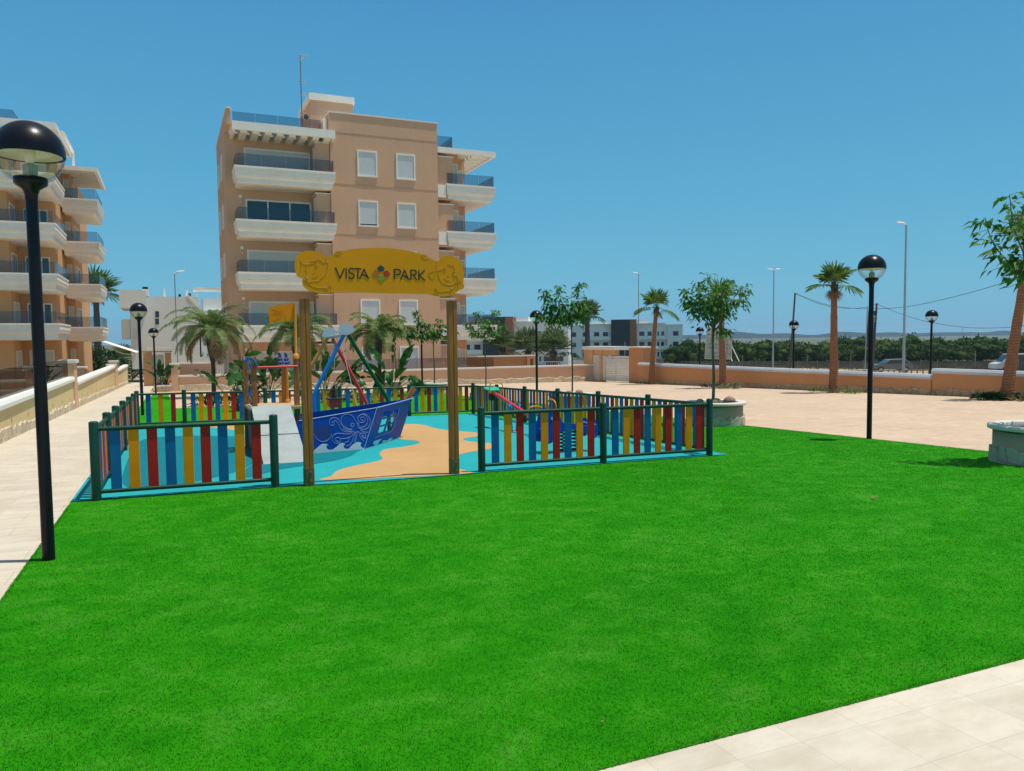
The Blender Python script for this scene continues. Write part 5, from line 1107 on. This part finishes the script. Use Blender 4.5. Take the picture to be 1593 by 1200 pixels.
# ------------------------------------------------------------------ beyond the walls
def place(b, px, D, ang=None, z=None):
    """put a mesh built in local metres at a survey position, turned to face the site"""
    x, y, zz = GD(px, D); a = (TH+math.atan((px-796.5)/FPX)) if ang is None else ang; c, s = cos(a), sin(a); zz = zz if z is None else z
    b.v = [(x+q[0]*c+q[1]*s, y-q[0]*s+q[1]*c, zz+q[2]) for q in b.v]; return b
def white_block():
    px, D = 880, 226; o = GD(px, D); a = TH+R(8.3); t = thing('white_apartment_block', 'white three-storey block with dark stair tower and brown panel behind the white gate', 'apartment building', o, 'white blocks beyond the road')
    P = lambda b: place(b, px, D, a)
    BK = M('dark_cladding', (.018, .022, .03), .5, .1); BR = M('brown_panel', (.32, .13, .06), .7, .06)
    b = MB(); b.box(0, 4.7, 0, 12, -1, 9.85); b.box(4.7, 13.3, 1.4, 12, -1, 10.3); b.box(20.6, 29.4, 1.4, 12, -1, 10.3); b.box(29.4, 33.7, 0, 12, -1, 9.85); P(b).build('wall', WHITEW, t)
    b = MB(); b.box(13.3, 18.7, -.4, 11, -1, 11.6); P(b).build('stair_tower', BK, t); b = MB(); b.box(18.7, 20.6, -.3, 11, -1, 11.6); P(b).build('brown_panel', BR, t)
    b = MB(); b.box(-.15, 4.85, -.15, 12, 9.85, 10.0); b.box(29.25, 33.85, -.15, 12, 9.85, 10.0); b.box(4.9, 13.2, .6, 12, 10.3, 10.45); b.box(20.7, 29.2, .6, 12, 10.3, 10.45); b.box(7, 12.8, 2, 11, 10.45, 11.3); b.box(21, 24, 2, 11, 10.45, 11.5); P(b).build('roof', WHITEW, t)
    for z in (2.75, 5.75):
        for x0, x1 in ((4.75, 13.25), (20.65, 29.35)): b = MB(); b.box(x0, x1, .1, 1.39, z, z+1.05); P(b).build('balcony', WHITEW, t)
    for z in (.75, 3.75, 6.75):
        for x, w in ((1.6, 1.5), (5., .7), (8.3, 1.5), (10.9, 1.5), (21.3, 1.6), (23.8, 1.2), (25.7, .5), (26.6, .5), (27.7, .8), (31.0, 1.5)):
            y = 0 if x < 4 or x > 29.4 else 1.4; b = MB(); b.box(x, x+w, y-.03, y+.05, z, z+1.3); P(b).build('window', DARKGL, t)
    b = MB(); b.box(28.2, 29.2, 1.34, 1.45, -.3, 1.9); P(b).build('door', DARKGL, t)
    c = copy_tree(t); c['label'] = 'white block with dark tower and brown panel partly hidden by the central block and palms'
    c.location = GD(668, 186)
white_block()
def villa():
    u = 84.; o = atU(260, 560, u); o = (o[0], u, gz(o[0], u)); t = thing('white_villa', 'white cubic villa between the two apartment blocks with roof pergola', 'house', o)
    X = lambda px, py: atU(px, py, u)
    def bx(b, x0, y0, x1, y1, d0=0, d1=8):
        p = X(x0, y0); q = X(x1, y1); b.box(p[0], q[0], u+d0, u+d1, min(p[2], q[2]), max(p[2], q[2]))
    b = MB(); bx(b, 201, 461, 312, 572, 0, 10); bx(b, 185.5, 452, 229, 480, -.8, 7); bx(b, 188, 497, 203, 528, .3, 6); bx(b, 312.1, 482, 352, 572, 1.5, 10); bx(b, 318, 462, 352, 481.9, 3, 9); b.build('wall', WHITEW, t)
    b = MB(); p, q, r_, s_ = X(293, 458), X(314, 481), X(314, 486), X(290, 461); b.slab([p, q, r_, s_], (0, .3, 0)); b.v = [(a, c-.05, d) for a, c, d in b.v]; b.build('stair_parapet', WHITE, t)
    b = MB(); bx(b, 222, 450, 231, 463, 0, 1); bx(b, 254, 448, 257.5, 461, 1, 2); bx(b, 289, 450, 293, 459, 1, 2); b.build('chimney', WHITE, t)
    b = MB(); bx(b, 221.5, 446.5, 230, 449.8, 0, 1); bx(b, 278, 456, 282, 461, 2, 3); bx(b, 293.5, 455, 298, 459, 2, 3); b.build('chimney_cap', BLACK, t)
    b = MB(); bx(b, 303, 445, 350, 449, 2, 2.3); bx(b, 303, 445.5, 306, 448.9, 2.31, 6); bx(b, 306, 449, 308, 463, 2, 2.3); bx(b, 340, 449, 342, 463, 2, 2.3); bx(b, 303, 445, 350, 448.6, 6.1, 6.4); b.build('pergola', WHITE, t)
    for y0, y1 in ((484.5, 494), (496, 505)): b = MB(); bx(b, 241.5, y0, 247.5, y1, -.04, .1); b.build('window', DARKGL, t)
    b = MB(); bx(b, 206, 511, 214, 528, -.03, .1); b.build('door', SHUT, t)
    t = thing('villa_wall', 'long white garden wall in front of the white villa', 'wall', (o[0], 78, gz(o[0], 78)))
    b = MB(); p, q = atU(262, 557, 78), atU(352, 557, 78); b.box(p[0], q[0], 78, 78.3, -3, p[2]); b.build('wall_panel', WHITEW, t)
    t = thing('metal_fence', 'dark grey bar fence at the end of the stone path', 'fence', (3, 70, gz(3, 70))); b = MB(); p, q = atU(266, 571, 70), atU(362, 568, 70)
    x = p[0]
    while x < q[0]: b.box(x, x+.03, 70, 70.03, -2.2, p[2]+.25); x += .13
    b.box(p[0], q[0], 69.98, 70.05, p[2]+.2, p[2]+.28); b.build('bars', BLACK, t)
    # end gate
    t = thing('path_gate', 'two peach piers under a flat white canopy at the end of the path', 'gate', (-1, 66, gz(-1, 66))); Z = lambda px, py: atU(px, py, 66.)
    for x0, x1, yt in ((222, 236, 549), (256, 266, 549)): p, q = Z(x0, yt), Z(x1, yt); b = MB(); b.box(p[0], q[0], 66, 66.7, -3, p[2]); b.build('pier', PEACH2, t)
    p, q = Z(228, 542), Z(268, 546); b = MB(); b.box(p[0], q[0], 65.6, 67.2, q[2], p[2]); b.build('canopy', WHITE, t); p, q = Z(236, 552), Z(256, 590); b = MB(); b.box(p[0], q[0], 66.2, 66.3, -2, p[2]); b.build('gate_leaf', SHUT, t); p, q = Z(220, 548.9), Z(268, 547); b = MB(); b.box(p[0], q[0], 66.05, 66.9, p[2]+.01, q[2]+.1); b.build('lintel', PEACH, t)
    # awning
    a0, a1 = PT(155, 531, 71), PT(211, 549, 67); t = thing('awning', 'sloping white fabric awning under the left block balcony', 'awning', a1)
    b = MB(); b.slab([a0, (a0[0]+.3, a0[1]+3, a0[2]), (a1[0]+.3, a1[1]+3, a1[2]), a1], (0, 0, .03)); b.build('fabric', WHITE, t); b = MB(); b.tube([PT(157, 536, 71), PT(190, 550, 69), PT(208, 552, 67.2)], .03, 6); b.build('arm', WHITE, t)
villa()
def road_light(label, px, py, ptop, D, r=.10, two=False, side=-1, seed=0):
    x, y, z = GD(px, D); tp = PT(px, ptop, D)[2]; t = thing('road_light', label, 'street light', (x, y, z), 'tall grey road lights'); b = MB(); b.tube([(x, y, z-.2), (x, y, tp)], [r, r*.6], 10); b.build('pole', STEEL, t)
    for s in ((-1, 1) if two else (side,)):
        d = Vector((RGT[0], RGT[1], 0))*s; p = Vector((x, y, tp)); b = MB(); b.tube([p, p+d*.25+Vector((0, 0, .08))], .05, 6)
        rr = []
        for k, (w, h) in ((.15, (.08, .05)), (.3, (.15, .08)), (.65, (.15, .08)), (.85, (.06, .04))):
            c = p+d*k+Vector((0, 0, .1+k*.12)); f = Vector((FWD[0], FWD[1], 0)); rr.append([c-f*w, c-f*w*.6+Vector((0, 0, h)), c+f*w*.6+Vector((0, 0, h)), c+f*w, c-Vector((0, 0, h*.5))])
        b.loft(rr); b.build('lamp_head', WHITE, t)
road_light('tall grey road light with one white head right of the lawn lamp', 1405.5, 578, 350, 66, .12)
road_light('tall slim road light with double head between the two palms', 1202.5, 573, 421, 105, .11, True)
road_light('slim road light rising behind the slim palm by the gate', 993.5, 560, 426, 120, .10)
road_light('slim road light in front of the white villa', 277, 565, 426, 66, .06, False, 1)
road_light('tiny far road light over the grove right of the hoarding', 1168.5, 560, 515, 230, .10); road_light('tiny far road light over the grove near the right edge', 1495.5, 560, 510, 230, .10)
def poles_wires():
    WP = woodmat('weathered_pole', (.05, .045, .04), (.11, .095, .08)); out = []
    for lb, pb, ptp, D in (('dark leaning wooden pole carrying wires left of the fan palm', (1228, 573), (1237, 456), 88), ('dark leaning wooden pole beside the navy banner', (1356.5, 573), (1364, 472), 78)):
        a = GD(pb[0], D); e = PT(ptp[0], ptp[1], D); t = thing('leaning_pole', lb, 'pole', a, 'leaning wire poles'); b = MB(); b.tube([(a[0], a[1], a[2]-.3), e], [.13, .09], 8); b.build('shaft', WP, t)
        b = MB(); b.bar((e[0], e[1], e[2]-.1), (e[0]+.25, e[1]-.1, e[2]+.08), .05, .05); b.build('insulator', WHITE, t); out.append(e)
    def wire(label, pts):
        a = pts[0]; ob = MB().tube(smoothline(pts, 8), .022, 5).build('overhead_wire', RUBBLK, None, a); tag(ob, label, 'wire', 'overhead wires')
    wire('dark wire sagging from the left leaning pole up past the leaning palm', [PT(1238, 457, 88), PT(1285, 474, 84), PT(1340, 480.5, 80), PT(1405, 478, 74), PT(1480, 463, 66), PT(1570, 437, 58), PT(1660, 400, 52)])
    wire('lower dark wire sagging from the left leaning pole to the second pole', [PT(1238, 457.5, 88), PT(1275, 473, 86), PT(1310, 479.5, 83), PT(1345, 478.5, 80), PT(1364, 473, 78)])
    wire('dark wire sagging from the second pole to the right edge', [PT(1364, 473, 78), PT(1400, 488, 77), PT(1440, 500, 76), PT(1500, 509.5, 74), PT(1560, 510, 72), PT(1620, 504, 70)])
    # banner
    D = 76; o = GD(1358, D); t = thing('banner', 'narrow navy banner with white vertical lettering hung behind the lawn lamp', 'banner', o); q = [PT(1351, 483, D), PT(1364.5, 484, D), PT(1359, 530, D), PT(1348, 530, D)]
    b = MB(); b.slab(q, (FWD[0]*.03, FWD[1]*.03, 0)); cl = b.build('cloth', M('banner_navy', (.02, .025, .09), .7, .1), t)
    b = MB(); rd = random.Random(4)
    for i in range(15):
        k = (i+.6)/15.6; cx = 1361.3-k*5.0; cy = 489.5+k*38
        h = .9 if i > 4 else 1.5; pat = [[(-1.6, -h), (-1.6, h), (1.4, h)], [(-1.5, h), (1.4, 0), (-1.5, -h)], [(1.3, -h), (-1.5, -h), (-1.5, h), (1.3, h)], [(-1.5, 0), (1.4, 0)]][(0, 2, 2, 1, 1, 0, 3, 2, 3, 1, 3, 2, 3, 0, 3)[i]]
        P = [PT(cx+x*(1 if i < 5 else .7), cy+y, D-.05) for x, y in pat]
        for j in range(len(P)-1): b.bar(P[j], P[j+1], .035, .035)
    b.build('lettering', M('banner_white', (.6, .6, .62), .7), cl)
    b = MB(); b.tube([GD(1345.5, D), PT(1349.5, 478, D)], .05, 6); b.build('banner_pole', STEEL, t)
poles_wires()
def hoarding():
    D = 150; t = thing('hoarding', 'tall weathered lattice hoarding with pale panels behind the planter tree', 'billboard', GD(1118, D)); Q = lambda px, py, dd=0: Vector(PT(px, py, D+dd))
    b = MB(); c = [(1100.5, 510), (1138, 513), (1137.5, 559), (1096.5, 558)]
    def bl(a, d):
        x0 = c[0][0]+(c[1][0]-c[0][0])*a; y0 = c[0][1]+(c[1][1]-c[0][1])*a; x1 = c[3][0]+(c[2][0]-c[3][0])*a; y1 = c[3][1]+(c[2][1]-c[3][1])*a; return x0+(x1-x0)*d, y0+(y1-y0)*d
    HG = M('hoarding_grey', (.60, .57, .50), .8, .2, 1.); HP = M('hoarding_pale', (.85, .83, .75), .8, .08, 1.)
    for i in range(10): b.bar(Q(*bl(i/9, 0)), Q(*bl(i/9, 1)), .16, .12)
    for j in range(8): b.bar(Q(*bl(0, j/7), -.12), Q(*bl(1, j/7), -.12), .12, .2)
    b.build('lattice', HG, t); b = MB(); b.slab([Q(*bl(0, 0), .3), Q(*bl(1, 0), .3), Q(*bl(1, 1), .3), Q(*bl(0, 1), .3)], Vector((FWD[0], FWD[1], 0))*.05); b.build('backing', HG, t)
    for j, (d0, d1) in enumerate(((.06, .19), (.36, .50), (.66, .80))):
        for i in range(6):
            if (i*7+j*3) % 5 == 4: continue
            a0 = .04+i*.16; q = [Q(*bl(a0, d0), .15), Q(*bl(a0+.12, d0), .15), Q(*bl(a0+.12, d1), .15), Q(*bl(a0, d1), .15)]; b = MB(); b.slab(q, Vector((FWD[0], FWD[1], 0))*.04); b.build('panel', HP, t)
    b = MB(); b.tube([Q(1139, 540), Vector(GD(1154, D-8))], .08, 6); b.tube([Q(1137, 556), Vector(GD(1142, D-8))], .08, 6); b.build('brace', HG, t)
hoarding()
def road_fences():
    a = Vector((112, 172, 0)); e = Vector((70, 36, 0)); d = (e-a).normalized(); L_ = (e-a).length
    t = thing('roadside_fence', 'long wire fence with dark screening along the road beyond the orange wall', 'fence', (90, 100, gz(90, 100))); MESH, nt, p, o = new_mat('screen_mesh')
    nt.links.new(ramp(nt, noise(nt, .25, 5, .7), [(.3, (.05, .05, .04)), (.7, (.13, .12, .09))]), p.inputs['Base Color']); p.inputs['Alpha'].default_value = .72
    b = MB(); n = int(L_/2.8); pm = {}
    for hh in (1.25, 2.1): q_ = MB(); q_.tube([(0, 0, -.1), (0, 0, hh)], .035, 5); e_ = q_.build('fence_post', M('fence_post_grey', (.3, .28, .24), .7)); pm[hh] = e_.data; bpy.data.objects.remove(e_)
    for i in range(n+1):
        q = a+d*(L_*i/n); z = gz(q.x, q.y); fp = link('fence_post', pm[1.25 if i % 4 else 2.1], t); o_ = root_loc(t); fp.location = (q.x-o_[0], q.y-o_[1], z-o_[2])
        if i < n: r_ = a+d*(L_*(i+1)/n); zr = gz(r_.x, r_.y); nn = Vector((-d.y, d.x, 0))*.02; b.loft([[(q.x, q.y, z+.05), (q.x, q.y, z+1.1), (q.x+nn.x, q.y+nn.y, z+1.1), (q.x+nn.x, q.y+nn.y, z+.05)], [(r_.x, r_.y, zr+.05), (r_.x, r_.y, zr+1.1), (r_.x+nn.x, r_.y+nn.y, zr+1.1), (r_.x+nn.x, r_.y+nn.y, zr+.05)]])
    b.build('screen', MESH, t)
    t = thing('guard_rail', 'low wooden guard rail along the road verge near the second leaning pole', 'rail', GD(1400, 56)); b = MB(); P = [Vector(GD(px, 62)) for px in range(1310, 1475, 9)]
    for i, q in enumerate(P):
        b.tube([q-Vector((0, 0, .1)), q+Vector((0, 0, .55))], .05, 6)
        if i: b.tube([P[i-1]+Vector((0, 0, .5)), q+Vector((0, 0, .5))], .05, 6)
    b.build('rail', M('rail_wood', (.20, .15, .10), .8, .2), t)
    # wall and railing by the road behind the white gate
    t = thing('roadside_wall', 'low tan wall with dark railing left of the white gate behind the garden wall', 'wall', GD(860, 70)); b = MB(); P0, P1 = Vector(GD(815, 68)), Vector(GD(905, 72)); b.bar(P0+Vector((0, 0, .35)), P1+Vector((0, 0, .35)), .2, .9); b.build('wall_panel', M('tan_wall', (.36, .30, .22), .9, .1), t)
    b = MB()
    for i in range(28): q = P0.lerp(P1, i/27)+Vector((0, 0, .8)); b.tube([q, q+Vector((0, 0, .75))], .02, 4)
    b.tube([P0+Vector((0, 0, 1.5)), P1+Vector((0, 0, 1.5))], .025, 5); b.build('railing', STEEL, t)
road_fences()
def car(label, px, D, ang, col, s=1., van=False):
    x, y, z = GD(px, D); t = thing('parked_car', label, 'car', (x, y, z), 'parked cars beyond the wall'); CB = M('car_paint', col, .3, .03, coat=.5); CG = DARKGL
    def P(b): b.v = [(x+(q[0]*cos(ang)-q[1]*sin(ang))*s, y+(q[0]*sin(ang)+q[1]*cos(ang))*s, z+q[2]*s) for q in b.v]; return b
    lo = [(-2.1, .35), (-2.08, .75), (-1.9, .88), (2.0, .95), (2.1, .8), (2.1, .35)] if not van else [(-2.2, .35), (-2.18, .8), (-1.7, .98), (2.1, 1.0), (2.15, .35)]
    hi = [(-1.05, .90), (-.35, 1.40), (1.25, 1.45), (1.95, .95)] if not van else [(-1.6, .97), (-1.0, 1.75), (2.05, 1.8), (2.12, 1.0)]
    b = MB(); b.loft([[(a, w, c) for a, c in lo] for w in (-.84, -.86, .86, .84)]); b.loft([[(a*k+(1-k)*.3, w, c) for a, c in hi] for k, w in ((.97, -.72), (1, -.68), (1, .68), (.97, .72))]); P(b).build('body', CB, t)
    for w in (-1, 1):
        g = [(hi[0][0]+.28, hi[0][1]+.06), (hi[1][0]+.08, hi[1][1]-.10), (hi[2][0]-.08, hi[2][1]-.10), (hi[3][0]-.3, hi[3][1]+.06)]; b = MB(); b.slab([(a, w*.722, c) for a, c in g], (0, w*.012, 0)); P(b).build('window', CG, t)
        for wx in (-1.3, 1.3): b = MB(); b.tube([(wx, w*.7, .32), (wx, w*.88, .32)], .32, 16); wh = P(b).build('wheel', RUBBLK, t); b = MB(); b.tube([(wx, w*.881, .32), (wx, w*.89, .32)], .19, 12); P(b).build('hubcap', STEEL, wh)
        b = MB(); b.obox((-2.06, w*.6, .70), (.05, 0, 0), (0, .16, 0), (0, 0, .08)); P(b).build('headlight', HULLW, t)
    b = MB(); b.slab([(hi[0][0]-.02, -.6, hi[0][1]+.03), (hi[0][0]-.02, .6, hi[0][1]+.03), (hi[1][0]-.05, .56, hi[1][1]-.06), (hi[1][0]-.05, -.56, hi[1][1]-.06)], (-.02, 0, .01)); P(b).build('windscreen', CG, t)
al = -TH
car('silver grey car parked beyond the orange wall behind the tall road light', 1385, 80, al-.1, (.15, .16, .165), .95)
car('white car partly hidden by the thick leaning palm at the right edge', 1582, 74, al-.15, (.55, .57, .58), 1., True)
car('white van with dark side windows behind the wall right of the central block', 799, 110, al, (.75, .76, .76), .8, True)
def small_things():
    D = 74; t = thing('yield_sign', 'small triangular give way sign on a pole left of the gate canopy', 'sign', GD(906.5, D)); b = MB(); b.tube([GD(906.5, D), PT(906.5, 541, D)], .03, 6); b.build('pole', STEEL, t)
    q = [PT(902.8, 540.5, D), PT(910.2, 540.5, D), PT(906.5, 547, D)]; f = Vector((FWD[0], FWD[1], 0)); b = MB(); b.slab(q, f*-.03); b.build('plate', M('sign_red', (.35, .09, .08), .5), t); c = sum((Vector(p) for p in q), Vector())/3
    b = MB(); b.slab([c+(Vector(p)-c)*.6-f*.035 for p in q], f*-.01); b.build('plate_centre', M('sign_pale', (.45, .43, .40), .5), t)
    D = 95; t = thing('information_sign', 'small blue square road sign above the white van', 'sign', GD(801.5, D)); b = MB(); b.tube([GD(801.5, D), PT(801.5, 545, D)], .04, 6); b.build('pole', STEEL, t); b = MB(); b.slab([PT(800, 538.5, D), PT(805, 538.5, D), PT(805, 544, D), PT(800, 544, D)], f*-.03); b.build('plate', M('sign_blue', (.02, .10, .32), .5), t)
    D = 130; t = thing('feather_flag', 'slim dark and white advertising flag behind the white gate', 'flag', GD(974, D)); b = MB(); b.tube([GD(972, D), PT(972, 532, D)], .05, 6); b.build('pole', STEEL, t); b = MB(); b.slab([PT(972.3, 531, D), PT(975, 534, D), PT(976.5, 543, D), PT(975.5, 551, D), PT(972.3, 551, D)], f*-.03); b.build('cloth', M('flag_dark', (.05, .07, .14), .7), t)
    rd = random.Random(3); D = 84
    o = GD(1540, D); b = MB()
    for i in range(240):
        px = rd.gauss(1548, 26); k = max(0, 1-abs(px-1548)/60); x, y, z = GD(px, D+rd.uniform(-2.5, 2.5)); r_ = rd.uniform(.08, .28); b.ball((x, y, z+rd.uniform(0, 1.0)*k), (r_*1.4, r_, r_*.7), 6, 0, .2, rd)
    ob = b.build('rubble', ROCK, None, o); ob['kind'] = 'stuff'
    for lb, px, py, sc in (('small brown fallen leaf lying on the lawn below the planter at the right', 1356, 778, .05), ('tiny pale fallen leaf lying on the lawn near the bottom edge', 935, 1131, .011)):
        x, y, z = G(px, py); b = MB(); leaf(b, (x, y, z+.022), (1, .35, .12), sc*2, sc, 0, .05, rd); leaf(b, (x+sc, y+.01, z+.03), (1, -.5, .2), sc, sc*.5, 0, .05, rd); tag(b.build('fallen_leaf', LF_D, None, (x, y, z), fix=False), lb, 'leaf')
small_things()

# ------------------------------------------------------------------ haze over the plain
hb = MB(); X0, X1, Y0, Y1 = -5200, 5200, -60, 5200
hb.box(X0, X1, Y0, Y1, -6.4, 62.)
hm = bpy.data.materials.new('haze'); hm.use_nodes = True; nt = hm.node_tree; nt.nodes.clear(); vo = nd(nt, 'ShaderNodeVolumePrincipled'); vo.inputs['Color'].default_value = (.55, .80, 1., 1); vo.inputs['Density'].default_value = .00016; vo.inputs['Anisotropy'].default_value = .2
mo = nd(nt, 'ShaderNodeOutputMaterial'); nt.links.new(vo.outputs[0], mo.inputs['Volume']); ho = hb.build('haze', hm); ho['kind'] = 'stuff'

# ------------------------------------------------------------------ light, sky, camera
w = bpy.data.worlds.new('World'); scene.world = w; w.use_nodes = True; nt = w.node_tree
EL = R(74.5); SD = Vector((.934, -.359, 0)).normalized(); SD = Vector((SD.x*cos(EL), SD.y*cos(EL), sin(EL)))
sky = nd(nt, 'ShaderNodeTexSky', sky_type='NISHITA'); sky.sun_disc = False; sky.sun_elevation = EL; sky.sun_rotation = atan2(SD.x, SD.y)
sky.air_density = 1.; sky.dust_density = .3; sky.ozone_density = 1.5; sky.altitude = 0
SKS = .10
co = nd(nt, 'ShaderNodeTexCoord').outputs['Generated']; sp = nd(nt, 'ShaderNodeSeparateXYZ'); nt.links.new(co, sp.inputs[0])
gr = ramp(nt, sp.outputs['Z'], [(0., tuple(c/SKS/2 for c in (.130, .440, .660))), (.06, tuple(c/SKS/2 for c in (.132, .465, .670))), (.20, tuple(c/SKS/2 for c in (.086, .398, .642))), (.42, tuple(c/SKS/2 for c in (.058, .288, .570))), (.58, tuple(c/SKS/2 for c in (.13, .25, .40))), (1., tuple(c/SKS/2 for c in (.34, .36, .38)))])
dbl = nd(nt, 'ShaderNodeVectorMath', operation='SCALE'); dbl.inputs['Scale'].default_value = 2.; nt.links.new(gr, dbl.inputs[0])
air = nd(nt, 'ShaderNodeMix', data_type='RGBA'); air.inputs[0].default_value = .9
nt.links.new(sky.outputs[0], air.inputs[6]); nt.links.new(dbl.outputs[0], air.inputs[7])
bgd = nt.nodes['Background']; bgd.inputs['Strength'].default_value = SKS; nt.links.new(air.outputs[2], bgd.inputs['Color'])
sl = bpy.data.lights.new('sun', 'SUN'); sl.energy = 4.5; sl.angle = R(.53); sl.color = (1., .955, .89)
so = bpy.data.objects.new('sun', sl); COL.objects.link(so); so.rotation_euler = SD.to_track_quat('Z', 'Y').to_euler(); so.location = (0, 0, 60)
cd = bpy.data.cameras.new('camera'); cd.sensor_width = 36.; cd.lens = 36*FPX/1593; cd.clip_start = .1; cd.clip_end = 20000
cam = bpy.data.objects.new('camera', cd); COL.objects.link(cam)
m = Matrix.Identity(4)
for i in range(3): m[i][0] = CR[i]; m[i][1] = CU[i]; m[i][2] = -CF[i]
m[0][3], m[1][3], m[2][3] = 0, 0, H; cam.matrix_world = m; scene.camera = cam
scene.view_settings.view_transform = 'Standard'; scene.view_settings.look = 'None'; scene.view_settings.exposure = 0.; scene.view_settings.gamma = 1.
scene.cycles.max_bounces = 10; scene.cycles.transparent_max_bounces = 24; scene.cycles.use_denoising = True
